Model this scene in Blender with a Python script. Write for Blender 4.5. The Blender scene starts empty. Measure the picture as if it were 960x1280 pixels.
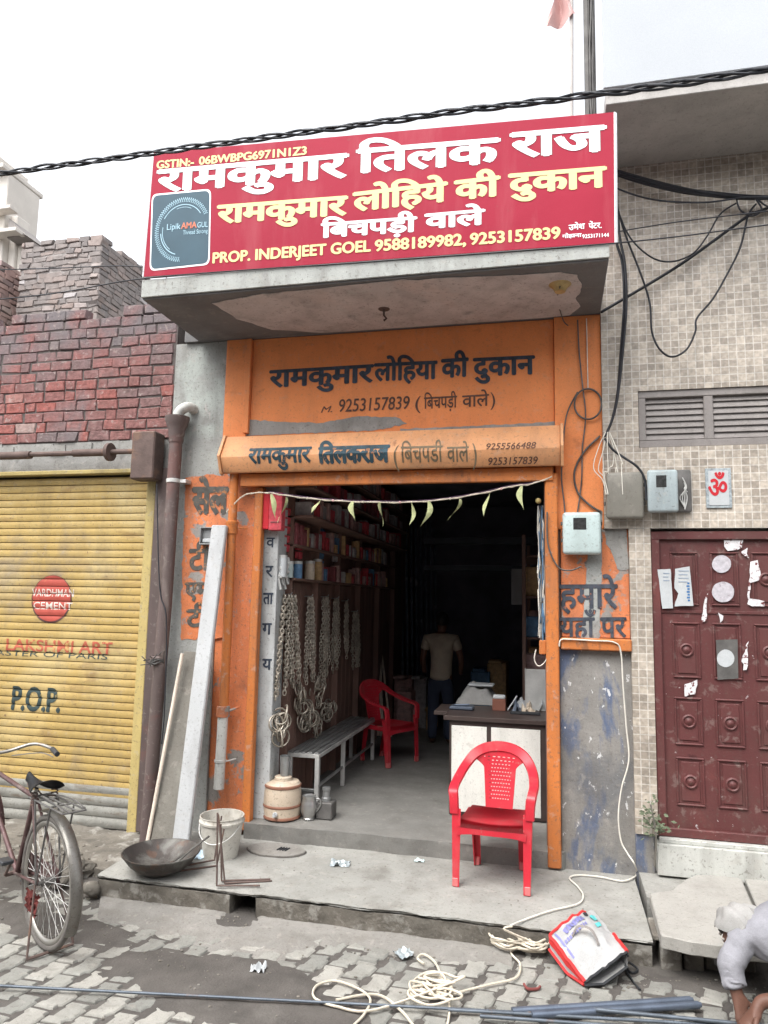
import bpy, bmesh, math, random
from mathutils import Vector, Matrix, noise
random.seed(7)
R = math.radians
SC = bpy.context.scene
COL = SC.collection

# ------------------------------------------------------------------ camera
F_PX, EYE = 900.0, 1.93
YAW, PITCH, ROLL = R(13.3), R(7.0), R(1.1)
_d = Vector((-math.sin(YAW)*math.cos(PITCH), math.cos(YAW)*math.cos(PITCH), math.sin(PITCH)))
_r0 = Vector((math.cos(YAW), math.sin(YAW), 0))
_u0 = _r0.cross(_d)
_r = math.cos(ROLL)*_r0 + math.sin(ROLL)*_u0
_u = -math.sin(ROLL)*_r0 + math.cos(ROLL)*_u0
CAM = Vector((0, 0, EYE))
cam = bpy.data.cameras.new('camera')
cam_ob = bpy.data.objects.new('camera', cam)
COL.objects.link(cam_ob)
cam.sensor_fit = 'VERTICAL'
cam.sensor_height = 24.0
cam.lens = 24.0*F_PX/1280.0
cam.clip_start, cam.clip_end = 0.05, 2000
mw = Matrix((( _r.x, _u.x, -_d.x, CAM.x), (_r.y, _u.y, -_d.y, CAM.y), (_r.z, _u.z, -_d.z, CAM.z), (0, 0, 0, 1)))
cam_ob.matrix_world = mw
SC.camera = cam_ob

# ------------------------------------------------------------------ sky, sun, exposure (bright overcast day)
world = bpy.data.worlds.new('World')
SC.world = world
world.use_nodes = True
wn, wl = world.node_tree.nodes, world.node_tree.links
bg = wn['Background']
sky = wn.new('ShaderNodeTexSky')
sky.sky_type = 'NISHITA'
sky.sun_disc = False
SUN_EL, SUN_AZ = R(58), R(205)
sky.sun_elevation = SUN_EL
sky.sun_rotation = SUN_AZ
sky.dust_density = 4.0
sky.air_density = 1.2
hs = wn.new('ShaderNodeHueSaturation')
hs.inputs['Saturation'].default_value = 0.16
hs.inputs['Value'].default_value = 1.0
wl.new(sky.outputs[0], hs.inputs['Color'])
wl.new(hs.outputs[0], bg.inputs['Color'])
bg.inputs['Strength'].default_value = 0.15
sun = bpy.data.lights.new('sun', 'SUN')
sun.energy = 0.5
sun.angle = R(40)
sun.color = (1.0, 0.96, 0.9)
sun_ob = bpy.data.objects.new('sun', sun)
COL.objects.link(sun_ob)
sd = Vector((math.sin(SUN_AZ)*math.cos(SUN_EL), math.cos(SUN_AZ)*math.cos(SUN_EL), math.sin(SUN_EL)))
sun_ob.rotation_euler = sd.to_track_quat('Z', 'Y').to_euler()
SC.view_settings.view_transform = 'Standard'
SC.view_settings.look = 'None'
SC.view_settings.exposure = 1.7
SC.view_settings.gamma = 1.0
SC.view_settings.use_curve_mapping = False
SC.cycles.use_denoising = True
SC.cycles.max_bounces = 8
SC.cycles.diffuse_bounces = 5

# ------------------------------------------------------------------ helpers: a photo pixel meets a real plane of the place
def ray(x, y):
    return _d + _r*((x-480)/F_PX) - _u*((y-640)/F_PX)
def onX(x, y, v):
    d = ray(x, y); return CAM + d*((v-CAM.x)/d.x)
def onY(x, y, v=5.3):
    d = ray(x, y); return CAM + d*((v-CAM.y)/d.y)
def onZ(x, y, v=0.0):
    d = ray(x, y); return CAM + d*((v-CAM.z)/d.z)
def lerp(a, b, t): return a + (b-a)*t
def nz(x, y, z=0.0): return noise.noise(Vector((x, y, z)))

def spline(pts, n=8, closed=False):
    P = [Vector(p) for p in pts]
    out = []
    m = len(P)
    rng = range(m if closed else m-1)
    for i in rng:
        if closed: a, b, c, d = P[(i-1) % m], P[i], P[(i+1) % m], P[(i+2) % m]
        else: a, b, c, d = P[max(i-1, 0)], P[i], P[i+1], P[min(i+2, m-1)]
        for k in range(n):
            t = k/n
            out.append(0.5*((2*b) + (c-a)*t + (2*a-5*b+4*c-d)*t*t + (3*b-a-3*c+d)*t**3))
    if not closed: out.append(P[-1])
    return out

class MB:
    """collects shapes, links them as ONE mesh object"""
    def __init__(s):
        s.bm = bmesh.new()
        s.rl = None
    def _xf(s, vs, M):
        if M is not None:
            for v in vs: v.co = M @ v.co
    def box(s, lo, hi, bev=0.0, M=None, seg=1):
        lo, hi = Vector(lo), Vector(hi)
        c = (lo+hi)/2; d = hi-lo
        g = bmesh.ops.create_cube(s.bm, size=1.0, matrix=Matrix.Translation(c) @ Matrix.Diagonal((d.x, d.y, d.z, 1)))
        vs = g['verts']
        if bev > 0:
            es = list({e for v in vs for e in v.link_edges})
            r = bmesh.ops.bevel(s.bm, geom=es, offset=min(bev, 0.45*min(abs(d.x), abs(d.y), abs(d.z))), segments=seg, affect='EDGES', profile=0.5)
            vs = list({v for f in r['faces'] for v in f.verts} | {v for v in vs if v.is_valid})
            vs = list({v for v in vs if v.is_valid})
        s._xf(vs, M)
        return s
    def tube(s, pts, r, seg=8, closed=False, caps=True, r2=None, flat=None):
        P = [Vector(p) for p in pts]
        n = len(P)
        rings = []
        prev = None
        for i, p in enumerate(P):
            if closed: t = P[(i+1) % n] - P[(i-1) % n]
            else: t = P[min(i+1, n-1)] - P[max(i-1, 0)]
            if t.length < 1e-9: t = Vector((0, 0, 1))
            t.normalize()
            if prev is None:
                a = Vector((0, 0, 1)) if abs(t.z) < 0.9 else Vector((1, 0, 0))
                u = t.cross(a).normalized()
            else:
                u = prev - t*prev.dot(t)
                if u.length < 1e-6: u = t.orthogonal()
                u.normalize()
            prev = u
            w = t.cross(u)
            rr = r(i/(n-1)) if callable(r) else (r if r2 is None else lerp(r, r2, i/max(n-1, 1)))
            fl = flat or 1.0
            rings.append([s.bm.verts.new(p + u*(rr*math.cos(k*2*math.pi/seg)) + w*(rr*fl*math.sin(k*2*math.pi/seg))) for k in range(seg)])
        for i in range(n if closed else n-1):
            A, B = rings[i], rings[(i+1) % n]
            for k in range(seg):
                s.bm.faces.new((A[k], A[(k+1) % seg], B[(k+1) % seg], B[k]))
        if caps and not closed:
            s.bm.faces.new(list(reversed(rings[0]))); s.bm.faces.new(rings[-1])
        return s
    def lathe(s, prof, c=(0, 0, 0), seg=24, M=None, jit=0.0):
        c = Vector(c); rings = []; new = []
        for (r, z) in prof:
            if r < 1e-5:
                v = s.bm.verts.new(c+Vector((0, 0, z))); rings.append([v]); new.append(v)
            else:
                ring = []
                for k in range(seg):
                    a = 2*math.pi*k/seg
                    rr = r*(1+jit*nz(math.cos(a)*1.7+c.x, math.sin(a)*1.7, z*9))
                    ring.append(s.bm.verts.new(c+Vector((rr*math.cos(a), rr*math.sin(a), z))))
                rings.append(ring); new += ring
        for A, B in zip(rings, rings[1:]):
            for k in range(seg):
                a, b = A[k % len(A)], A[(k+1) % len(A)]
                e, f = B[(k+1) % len(B)], B[k % len(B)]
                q = []
                for v in (a, b, e, f):
                    if v not in q: q.append(v)
                if len(q) > 2:
                    try: s.bm.faces.new(q)
                    except ValueError: pass
        s._xf(new, M)
        return s
    def prism(s, poly, vec, bev=0.0):
        """extrude a planar polygon along vec"""
        vec = Vector(vec)
        A = [s.bm.verts.new(Vector(p)) for p in poly]
        B = [s.bm.verts.new(Vector(p)+vec) for p in poly]
        n = len(A)
        fs = [s.bm.faces.new(A), s.bm.faces.new(list(reversed(B)))]
        for k in range(n):
            fs.append(s.bm.faces.new((A[k], B[k], B[(k+1) % n], A[(k+1) % n])))
        bmesh.ops.recalc_face_normals(s.bm, faces=fs)
        if bev > 0:
            bmesh.ops.bevel(s.bm, geom=list({e for f in fs for e in f.edges}), offset=bev, segments=1, affect='EDGES')
        return s
    def grid(s, fn, nu, nv, wrap=False):
        V = [[s.bm.verts.new(fn(i/nu, j/nv)) for j in range(nv+1)] for i in range(nu+(0 if wrap else 1))]
        for i in range(nu):
            for j in range(nv):
                a = V[i]; b = V[(i+1) % len(V)]
                s.bm.faces.new((a[j], b[j], b[j+1], a[j+1]))
        return s
    def face(s, pts):
        s.bm.faces.new([s.bm.verts.new(Vector(p)) for p in pts]); return s
    def ball(s, c, r, sc=(1, 1, 1), sub=2):
        bmesh.ops.create_icosphere(s.bm, subdivisions=sub, radius=1.0, matrix=Matrix.Translation(Vector(c)) @ Matrix.Diagonal((r*sc[0], r*sc[1], r*sc[2], 1)))
        return s
    def build(s, name, mat, parent=None, smooth=35, local=False, recalc=True):
        if recalc: bmesh.ops.recalc_face_normals(s.bm, faces=s.bm.faces[:])
        me = bpy.data.meshes.new(name)
        s.bm.to_mesh(me); s.bm.free()
        return link_mesh(name, me, mat, parent, smooth, local)

def world_loc(o):
    v = Vector((0, 0, 0))
    while o is not None:
        v += o.location; o = o.parent
    return v
def link_mesh(name, me, mat, parent=None, smooth=35, local=False):
    o = bpy.data.objects.new(name, me)
    COL.objects.link(o)
    if isinstance(mat, (list, tuple)):
        for m in mat: me.materials.append(m)
    else: me.materials.append(mat)
    if smooth:
        me.polygons.foreach_set('use_smooth', [True]*len(me.polygons))
        me.set_sharp_from_angle(angle=R(smooth))
    if parent is not None:
        o.parent = parent
        if not local: me.transform(Matrix.Translation(-world_loc(parent)))
    return o
def tag(o, label=None, cat=None, group=None, kind=None):
    if label: o['label'] = label
    if cat: o['category'] = cat
    if group: o['group'] = group
    if kind: o['kind'] = kind
    return o
def empty(name, loc, label, cat, group=None, rz=0.0):
    o = bpy.data.objects.new(name, None)
    COL.objects.link(o)
    o.empty_display_size = 0.1
    o.location = loc; o.rotation_euler = (0, 0, rz)
    return tag(o, label, cat, group)
def dup(root, loc=None, rz=None, label=None, group=None):
    r = root.copy(); COL.objects.link(r)
    if loc is not None: r.location = loc
    if rz is not None: r.rotation_euler = (0, 0, rz)
    if label: r['label'] = label
    if group: r['group'] = group
    for ch in list(root.children):
        c = ch.copy(); COL.objects.link(c); c.parent = r
        for g in list(ch.children):
            k = g.copy(); COL.objects.link(k); k.parent = c
    return r

# ------------------------------------------------------------------ materials
def srgb(r, g, b):
    f = lambda c: (c/255/12.92) if c/255 <= .04045 else ((c/255+.055)/1.055)**2.4
    return (f(r), f(g), f(b))
def M(name, col, rough=.8, metal=0.0, var=.15, vs=4.0, layers=(), bump=0.0, bs=50.0, spec=.35, stretch=(1, 1, 1), fine=.08, trans=0.0, attr=None, g=0.0):
    layers = tuple(layers) + tuple(G(g) if g else ())
    m = bpy.data.materials.new(name); m.use_nodes = True
    N, L = m.node_tree.nodes, m.node_tree.links
    b = N['Principled BSDF']
    b.inputs['Roughness'].default_value = rough
    b.inputs['Metallic'].default_value = metal
    b.inputs['Specular IOR Level'].default_value = spec
    tc = N.new('ShaderNodeTexCoord')
    def ntex(scale, det=6, st=(1, 1, 1), dist=0.0, off=0.0):
        mp = N.new('ShaderNodeMapping'); mp.inputs['Scale'].default_value = st
        mp.inputs['Location'].default_value = (off, off*1.7, off*.6)
        L.new(tc.outputs['Object'], mp.inputs['Vector'])
        t = N.new('ShaderNodeTexNoise'); t.inputs['Scale'].default_value = scale
        t.inputs['Detail'].default_value = det; t.inputs['Roughness'].default_value = .6
        t.inputs['Distortion'].default_value = dist
        L.new(mp.outputs[0], t.inputs['Vector']); return t
    def mix(fac, a, c):
        x = N.new('ShaderNodeMix'); x.data_type = 'RGBA'
        if isinstance(fac, float): x.inputs[0].default_value = fac
        else: L.new(fac, x.inputs[0])
        for sock, v in ((x.inputs[6], a), (x.inputs[7], c)):
            if isinstance(v, tuple): sock.default_value = (*v, 1) if len(v) == 3 else v
            else: L.new(v, sock)
        return x.outputs[2]
    if attr:
        at = N.new('ShaderNodeAttribute'); at.attribute_name = attr[0]
        cr = N.new('ShaderNodeValToRGB')
        els = attr[1]
        cr.color_ramp.elements[0].position = els[0][0]; cr.color_ramp.elements[0].color = (*els[0][1], 1)
        cr.color_ramp.elements[1].position = els[-1][0]; cr.color_ramp.elements[1].color = (*els[-1][1], 1)
        for p, c in els[1:-1]:
            e = cr.color_ramp.elements.new(p); e.color = (*c, 1)
        L.new(at.outputs['Fac'], cr.inputs[0])
        cur = cr.outputs[0]
        n1 = ntex(vs, 6, stretch)
        mx = N.new('ShaderNodeMix'); mx.data_type = 'RGBA'; mx.blend_type = 'MULTIPLY'; mx.inputs[0].default_value = 1.0
        r2 = N.new('ShaderNodeMapRange'); r2.inputs[1].default_value = .25; r2.inputs[2].default_value = .75
        r2.inputs[3].default_value = 1-var; r2.inputs[4].default_value = 1+var
        L.new(n1.outputs[0], r2.inputs[0])
        L.new(cur, mx.inputs[6]); L.new(r2.outputs[0], mx.inputs[7])
        cur = mx.outputs[2]
    else:
        n1 = ntex(vs, 6, stretch)
        r1 = N.new('ShaderNodeMapRange'); r1.inputs[1].default_value = .3; r1.inputs[2].default_value = .7
        L.new(n1.outputs[0], r1.inputs[0])
        cur = mix(r1.outputs[0], tuple(max(0, c*(1-var)) for c in col), tuple(min(1, c*(1+var)) for c in col))
    for i, ly in enumerate(layers):
        t = ntex(ly.get('s', 3.0), ly.get('det', 8), ly.get('st', (1, 1, 1)), ly.get('dist', 0.3), 3.1*(i+1)+len(name))
        mr = N.new('ShaderNodeMapRange')
        mr.inputs[1].default_value = ly['t']; mr.inputs[2].default_value = ly['t']+ly.get('soft', .06)
        mr.inputs[3].default_value = 0; mr.inputs[4].default_value = ly.get('w', 1.0)
        L.new(t.outputs[0], mr.inputs[0])
        fac = mr.outputs[0]
        if 'z' in ly:     # paint zone: only between two heights, ragged
            sp = N.new('ShaderNodeSeparateXYZ'); L.new(tc.outputs['Object'], sp.inputs[0])
            mz = N.new('ShaderNodeMapRange'); z0, z1 = ly['z']
            mz.inputs[1].default_value = z0; mz.inputs[2].default_value = z1
            L.new(sp.outputs['Z'], mz.inputs[0])
            ma = N.new('ShaderNodeMath'); ma.operation = 'MULTIPLY'
            L.new(fac, ma.inputs[0]); L.new(mz.outputs[0], ma.inputs[1]); fac = ma.outputs[0]
        cur = mix(fac, cur, tuple(ly['c']))
    if fine:
        n2 = ntex(180, 3)
        mx = N.new('ShaderNodeMix'); mx.data_type = 'RGBA'; mx.blend_type = 'MULTIPLY'; mx.inputs[0].default_value = 1.0
        r2 = N.new('ShaderNodeMapRange'); r2.inputs[1].default_value = .3; r2.inputs[2].default_value = .7
        r2.inputs[3].default_value = 1-fine; r2.inputs[4].default_value = 1+fine
        L.new(n2.outputs[0], r2.inputs[0]); L.new(cur, mx.inputs[6]); L.new(r2.outputs[0], mx.inputs[7])
        cur = mx.outputs[2]
    L.new(cur, b.inputs['Base Color'])
    if bump:
        nb = ntex(bs, 8)
        bp = N.new('ShaderNodeBump'); bp.inputs['Strength'].default_value = min(1.0, bump); bp.inputs['Distance'].default_value = .01
        L.new(nb.outputs[0], bp.inputs['Height']); L.new(bp.outputs[0], b.inputs['Normal'])
    if trans: b.inputs['Transmission Weight'].default_value = trans
    return m

def G(w=1.0, dark=(.10, .085, .07), dust=(.40, .37, .33)):
    """everyday street grime: runs, specks and pale dust, each with a shape of its own"""
    return [dict(c=dark, s=7, st=(1, 1, .22), t=.47, soft=.22, w=.40*w), dict(c=dark, s=48, t=.575, soft=.07, w=.55*w), dict(c=dust, s=17, t=.58, soft=.08, w=.35*w)]
def tile_mat(name):
    m = bpy.data.materials.new(name); m.use_nodes = True
    N, L = m.node_tree.nodes, m.node_tree.links
    b = N['Principled BSDF']; b.inputs['Roughness'].default_value = .45
    tc = N.new('ShaderNodeTexCoord'); sp = N.new('ShaderNodeSeparateXYZ'); cb = N.new('ShaderNodeCombineXYZ')
    L.new(tc.outputs['Object'], sp.inputs[0])
    ad = N.new('ShaderNodeMath'); ad.operation = 'ADD'
    L.new(sp.outputs['X'], ad.inputs[0]); L.new(sp.outputs['Y'], ad.inputs[1])
    L.new(ad.outputs[0], cb.inputs[0]); L.new(sp.outputs['Z'], cb.inputs[1])
    br = N.new('ShaderNodeTexBrick'); br.offset = 0.0; br.squash = 1.0
    br.inputs['Scale'].default_value = 1.0
    br.inputs['Brick Width'].default_value = .0535; br.inputs['Row Height'].default_value = .0535
    br.inputs['Mortar Size'].default_value = .0032; br.inputs['Mortar Smooth'].default_value = .1
    br.inputs['Color1'].default_value = (*srgb(152, 142, 130), 1)
    br.inputs['Color2'].default_value = (*srgb(188, 177, 163), 1)
    br.inputs['Mortar'].default_value = (*srgb(198, 192, 183), 1)
    L.new(cb.outputs[0], br.inputs['Vector'])
    nt = N.new('ShaderNodeTexNoise'); nt.inputs['Scale'].default_value = 42; nt.inputs['Detail'].default_value = 5
    nt2 = N.new('ShaderNodeTexNoise'); nt2.inputs['Scale'].default_value = 1.6; nt2.inputs['Detail'].default_value = 5
    L.new(tc.outputs['Object'], nt.inputs['Vector']); L.new(tc.outputs['Object'], nt2.inputs['Vector'])
    cur = br.outputs['Color']
    for t, a, c, lo, hi in ((nt, .35, .65, .8, 1.15), (nt2, .3, .7, .7, 1.12)):
        r = N.new('ShaderNodeMapRange'); r.inputs[1].default_value = a; r.inputs[2].default_value = c
        r.inputs[3].default_value = lo; r.inputs[4].default_value = hi
        L.new(t.outputs[0], r.inputs[0])
        mx = N.new('ShaderNodeMix'); mx.data_type = 'RGBA'; mx.blend_type = 'MULTIPLY'; mx.inputs[0].default_value = 1
        L.new(cur, mx.inputs[6]); L.new(r.outputs[0], mx.inputs[7]); cur = mx.outputs[2]
    L.new(cur, b.inputs['Base Color'])
    bp = N.new('ShaderNodeBump'); bp.inputs['Strength'].default_value = .4; bp.inputs['Distance'].default_value = .002; bp.invert = True
    L.new(br.outputs['Fac'], bp.inputs['Height']); L.new(bp.outputs[0], b.inputs['Normal'])
    return m

DUST = srgb(150, 140, 125)
m_cement = M('cement', (.27, .265, .25), .9, var=.2, vs=2.5, bump=.5, bs=30, layers=[dict(c=(.4, .39, .37), s=3, t=.52, soft=.12, w=.6), dict(c=(.13, .125, .12), s=5, t=.6, soft=.1, w=.6)], g=0.8)
m_pave = M('pavement concrete', (.265, .263, .243), .9, var=.16, vs=2.2, bump=.5, bs=45, layers=[dict(c=(.36, .355, .33), s=1.6, t=.5, soft=.15, w=.6), dict(c=(.14, .13, .115), s=2.6, t=.6, soft=.1, w=.5), dict(c=(.16, .15, .13), s=14, t=.66, soft=.05, w=.5)], g=0.7)
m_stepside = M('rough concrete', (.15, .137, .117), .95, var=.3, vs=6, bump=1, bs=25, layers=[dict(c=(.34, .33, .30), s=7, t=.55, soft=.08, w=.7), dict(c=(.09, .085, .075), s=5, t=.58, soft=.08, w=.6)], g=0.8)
m_floor = M('shop floor concrete', (.19, .185, .172), .75, var=.25, vs=2, bump=.3, bs=30, layers=[dict(c=(.14, .135, .125), s=2, t=.52, soft=.12, w=.6)], g=0.5)
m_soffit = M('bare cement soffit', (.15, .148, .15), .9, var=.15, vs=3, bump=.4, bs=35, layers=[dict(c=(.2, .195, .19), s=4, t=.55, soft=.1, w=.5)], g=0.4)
m_soffitpatch = M('old whitewash', (.50, .455, .45), .9, var=.14, vs=4, bump=.4, bs=30, layers=[dict(c=(.56, .45, .41), s=2.2, t=.55, soft=.15, w=.5), dict(c=(.27, .26, .255), s=5, t=.6, soft=.08, w=.7), dict(c=(.48, .47, .46), s=7, t=.62, soft=.05, w=.6)], g=0.7)
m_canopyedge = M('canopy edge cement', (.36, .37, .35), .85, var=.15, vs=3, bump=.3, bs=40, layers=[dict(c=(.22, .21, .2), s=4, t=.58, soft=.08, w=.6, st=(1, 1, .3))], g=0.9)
ORANGE = (.74, .25, .085)
m_orange = M('orange wall paint', ORANGE, .7, var=.09, vs=2.5, bump=.25, bs=40, layers=[dict(c=(.30, .095, .04), s=3.4, t=.62, soft=.12, w=.55), dict(c=(.27, .25, .23), s=6, t=.71, soft=.02)], g=0.35)
m_orangeworn = M('worn orange wall paint', (.60, .19, .075), .75, var=.14, vs=3, bump=.4, bs=35, layers=[dict(c=(.24, .10, .06), s=3.4, t=.58, soft=.12, w=.6), dict(c=(.27, .25, .23), s=5, t=.565, soft=.03), dict(c=(.44, .34, .27), s=9, t=.68, soft=.05, w=.7)], g=0.9)
m_orangewood = M('orange painted timber', (.50, .16, .04), .6, var=.16, vs=6, stretch=(1, 1, .15), bump=.3, bs=30, layers=[dict(c=(.2, .085, .04), s=7, t=.62, soft=.06, w=.8, st=(1, 1, .4))], g=0.9)
m_orangesteel = M('orange painted steel', (.66, .32, .15), .55, var=.1, vs=3, bump=.05, layers=[dict(c=(.30, .12, .05), s=5, t=.64, soft=.06, w=.7), dict(c=(.6, .38, .24), s=3, t=.55, soft=.2, w=.5)], g=0.6)
m_pier = M('whitewashed cement', (.30, .305, .29), .9, var=.2, vs=2, bump=.5, bs=30, layers=[dict(c=(.42, .46, .43), s=2.0, t=.52, soft=.12, w=.7), dict(c=(.2, .19, .18), s=4, t=.57, soft=.1, w=.6), dict(c=(.52, .45, .43), s=8, t=.64, soft=.04, w=.6, st=(1, 1, .4))], g=0.9)
m_lowpier = M('stained cement with blue flakes', (.23, .22, .205), .88, var=.2, vs=2.5, bump=.5, bs=30, layers=[dict(c=(.06, .10, .20), s=3.2, t=.49, soft=.06, w=.75, st=(1, 1, .35)), dict(c=(.11, .115, .125), s=2, t=.53, soft=.1, w=.6), dict(c=(.62, .62, .62), s=24, t=.645, soft=.02, w=.9, st=(1, 1, .6)), dict(c=(.4, .12, .05), s=11, t=.735, soft=.02, w=.8)], g=0.7)
m_jambwhite = M('grimy white jamb paint', (.42, .435, .435), .7, var=.12, vs=5, bump=.2, bs=30, layers=[dict(c=(.26, .27, .27), s=7, t=.57, soft=.1, w=.6, st=(1, 1, .3)), dict(c=(.16, .15, .14), s=16, t=.66, soft=.04, w=.8)], g=0.9)
m_dark = M('sooty interior wall', (.19, .19, .235), .9, var=.3, vs=2)  # even dark blue-grey base, varied only by noise
m_darkwood = M('dark brown wood', (.19, .115, .092), .7, var=.3, vs=5, stretch=(1, 1, .2), bump=.2)
m_black = M('black paint', (.025, .027, .03), .6, var=.3, vs=20)
m_navy = M('navy lettering paint', (.03, .04, .06), .6, var=.5, vs=25)
m_ghost = M('faded blue lettering paint', (.05, .058, .075), .7, var=.5, vs=18, layers=[dict(c=(.45, .15, .06), s=26, t=.6, soft=.05, w=.7)])
m_faint = M('thin brown lettering paint', (.10, .05, .035), .7, var=.4, vs=20)
m_tile = tile_mat('mosaic wall tiles')
m_grey = M('grey painted cement', (.36, .36, .37), .9, var=.1, vs=2, bump=.2, layers=[dict(c=(.25, .25, .26), s=3, t=.57, soft=.1, w=.5)], g=0.4)
m_balcony = M('grey weathered balcony soffit', (.44, .42, .40), .9, var=.1, vs=2, bump=.2, layers=[dict(c=(.33, .32, .31), s=3, t=.55, soft=.12, w=.5)], g=.4)
m_white = M('white wall paint', (.385, .405, .43), .7, var=.04, vs=2)
m_ventpaint = M('grey window paint', (.225, .205, .195), .6, var=.1, vs=4, layers=[dict(c=(.27, .255, .24), s=6, t=.6, soft=.1, w=.5)], g=0.5)
m_maroon = M('maroon door paint', (.105, .034, .033), .5, var=.14, vs=3, bump=.15, bs=60, layers=[dict(c=(.17, .05, .045), s=3, t=.55, soft=.15, w=.5), dict(c=(.5, .46, .46), s=24, t=.69, soft=.02), dict(c=(.045, .014, .015), s=8, t=.66, soft=.05, w=.6)], g=0.5)
m_scuff = M('torn sticker residue', (.62, .60, .61), .8, var=.15, vs=30, layers=[dict(c=(.14, .04, .04), s=40, t=.56, soft=.03)])
m_sticker = M('grey round sticker', (.45, .43, .46), .6, var=.2, vs=40, layers=[dict(c=(.25, .2, .22), s=30, t=.6, soft=.05, w=.7)])
m_paper = M('white paper', (.45, .47, .48), .8, var=.06, vs=20, layers=[dict(c=(.55, .55, .52), s=12, t=.6, soft=.1, w=.6)])
m_marble = M('white marble sill', (.46, .465, .435), .5, var=.1, vs=5, layers=[dict(c=(.33, .32, .29), s=5, t=.6, soft=.08, w=.7)], g=0.9)
m_yellow = M('yellow shutter paint', (.44, .31, .11), .55, var=.12, vs=2.2, bump=.1, layers=[dict(c=(.55, .45, .24), s=1.2, t=.5, soft=.2, w=.7), dict(c=(.22, .13, .06), s=4, t=.57, soft=.12, w=.65, st=(.5, 1, 2)), dict(c=(.15, .08, .05), s=26, t=.64, soft=.05, w=.8), dict(c=(.20, .17, .15), s=1.7, t=.55, soft=.15, w=.6)], g=0.55)
m_yellowrail = M('yellow rail paint', (.47, .37, .15), .5, var=.1, vs=4, layers=[dict(c=(.25, .15, .08), s=5, t=.63, soft=.08, w=.7, st=(1, 1, .3))], g=0.8)
m_shutterfoot = M('grey weathered shutter foot', (.24, .238, .215), .7, var=.2, vs=5, bump=.3, layers=[dict(c=(.16, .13, .10), s=6, t=.56, soft=.08, w=.8, st=(.4, 1, 2))], g=0.8)
m_rust = M('rusty iron', (.12, .085, .075), .75, metal=.2, var=.25, vs=8, bump=.3, layers=[dict(c=(.2, .12, .085), s=6, t=.56, soft=.1, w=.7)])
m_brownpipe = M('brown grimy drain pipe', (.115, .085, .08), .7, var=.25, vs=4, bump=.3, bs=40, stretch=(1, 1, .3), layers=[dict(c=(.24, .2, .18), s=5, t=.58, soft=.1, w=.6, st=(1, 1, .3)), dict(c=(.16, .07, .06), s=3, t=.55, soft=.1, w=.6)], g=0.6)
m_steel = M('grey steel', (.36, .37, .37), .42, metal=.75, var=.2, vs=6, layers=[dict(c=(.16, .15, .14), s=7, t=.6, soft=.1, w=.6)])
m_zinc = M('dull zinc', (.55, .55, .53), .5, metal=.3, var=.15, vs=8)
m_shine = M('polished steel', (.50, .50, .49), .33, metal=.9, var=.06, vs=6)
m_chain = M('worn chain steel', (.40, .36, .30), .45, metal=.5, var=.45, vs=12)
m_rebar = M('blue grey steel bar', (.12, .14, .165), .5, metal=.5, var=.25, vs=9, layers=[dict(c=(.16, .10, .07), s=9, t=.6, soft=.08, w=.6)])
m_bluesteel = M('blued steel tube', (.12, .145, .19), .4, metal=.5, var=.25, vs=6, layers=[dict(c=(.34, .36, .38), s=5, t=.57, soft=.1, w=.6)])
m_pvc = M('white plastic', (.44, .45, .455), .4, var=.06, vs=3, layers=[dict(c=(.42, .41, .38), s=4, t=.62, soft=.08, w=.6, st=(1, 1, .4))], g=0.55)
m_whitepipe = M('grimy white pipe', (.55, .55, .52), .5, var=.1, vs=4, layers=[dict(c=(.3, .28, .25), s=6, t=.58, soft=.08, w=.5)], g=0.8)
m_greyboard = M('grey cement board', (.165, .155, .135), .85, var=.2, vs=3, stretch=(1, 1, .3), bump=.3, layers=[dict(c=(.25, .24, .21), s=4, t=.58, soft=.1, w=.6)], g=0.7)
m_cream = M('pale stick', (.66, .57, .48), .6, var=.08, vs=5, g=0.5)
m_red = M('red plastic', (.50, .022, .038), .4, var=.08, vs=6, spec=.45, layers=[dict(c=(.44, .09, .09), s=5, t=.53, soft=.15, w=.55), dict(c=(.36, .2, .17), s=26, t=.63, soft=.06, w=.5), dict(c=(.3, .2, .16), s=4, t=.45, soft=.3, w=.7, z=(.10, .0))])
m_foot = M('scuffed red plastic', (.62, .16, .16), .5, var=.15, vs=12)
m_signred = M('red printed flex', (.30, .010, .033), .6, var=.06, vs=1.2, spec=.2, bump=.5, bs=3, layers=[dict(c=(.42, .14, .15), s=5, st=(1, 1, .2), t=.52, soft=.25, w=.3), dict(c=(.2, .05, .05), s=26, t=.66, soft=.05, w=.4)])
m_signwhite = M('white print', (.83, .84, .86), .45, var=.02, fine=0)
m_signcream = M('cream yellow print', (.80, .62, .27), .45, var=.03, fine=0)
m_signshadow = M('dark print edge', (.06, .05, .03), .5, var=.1, fine=0)
m_signgreen = M('grey print edge', (.16, .17, .17), .5, var=.1, fine=0)
m_logoblue = M('slate blue print', (.032, .075, .105), .55, var=.15, vs=3, fine=0)
m_logoice = M('ice blue print', (.36, .56, .66), .4, var=.1, vs=20, fine=0)
m_logored = M('orange red print', (.55, .16, .09), .4, var=.1, fine=0)
m_alu = M('white aluminium edge', (.78, .79, .80), .4, metal=.1, var=.04, g=0.4)
m_wire = M('black cable sheath', (.028, .03, .036), .5, var=.3, vs=10)
m_whitewire = M('white cord', (.66, .63, .56), .7, var=.1, vs=12)
m_rope = M('cream rope', (.60, .54, .44), .85, var=.15, vs=20, bump=.3, bs=200)
m_meterblue = M('pale blue meter plastic', (.33, .385, .40), .4, var=.1, vs=8, layers=[dict(c=(.16, .19, .2), s=14, t=.63, soft=.05, w=.7)], g=0.7)
m_metermint = M('pale mint meter plastic', (.46, .55, .54), .4, var=.06, vs=8, layers=[dict(c=(.25, .26, .25), s=16, t=.68, soft=.03, w=.7)], g=0.5)
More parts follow.
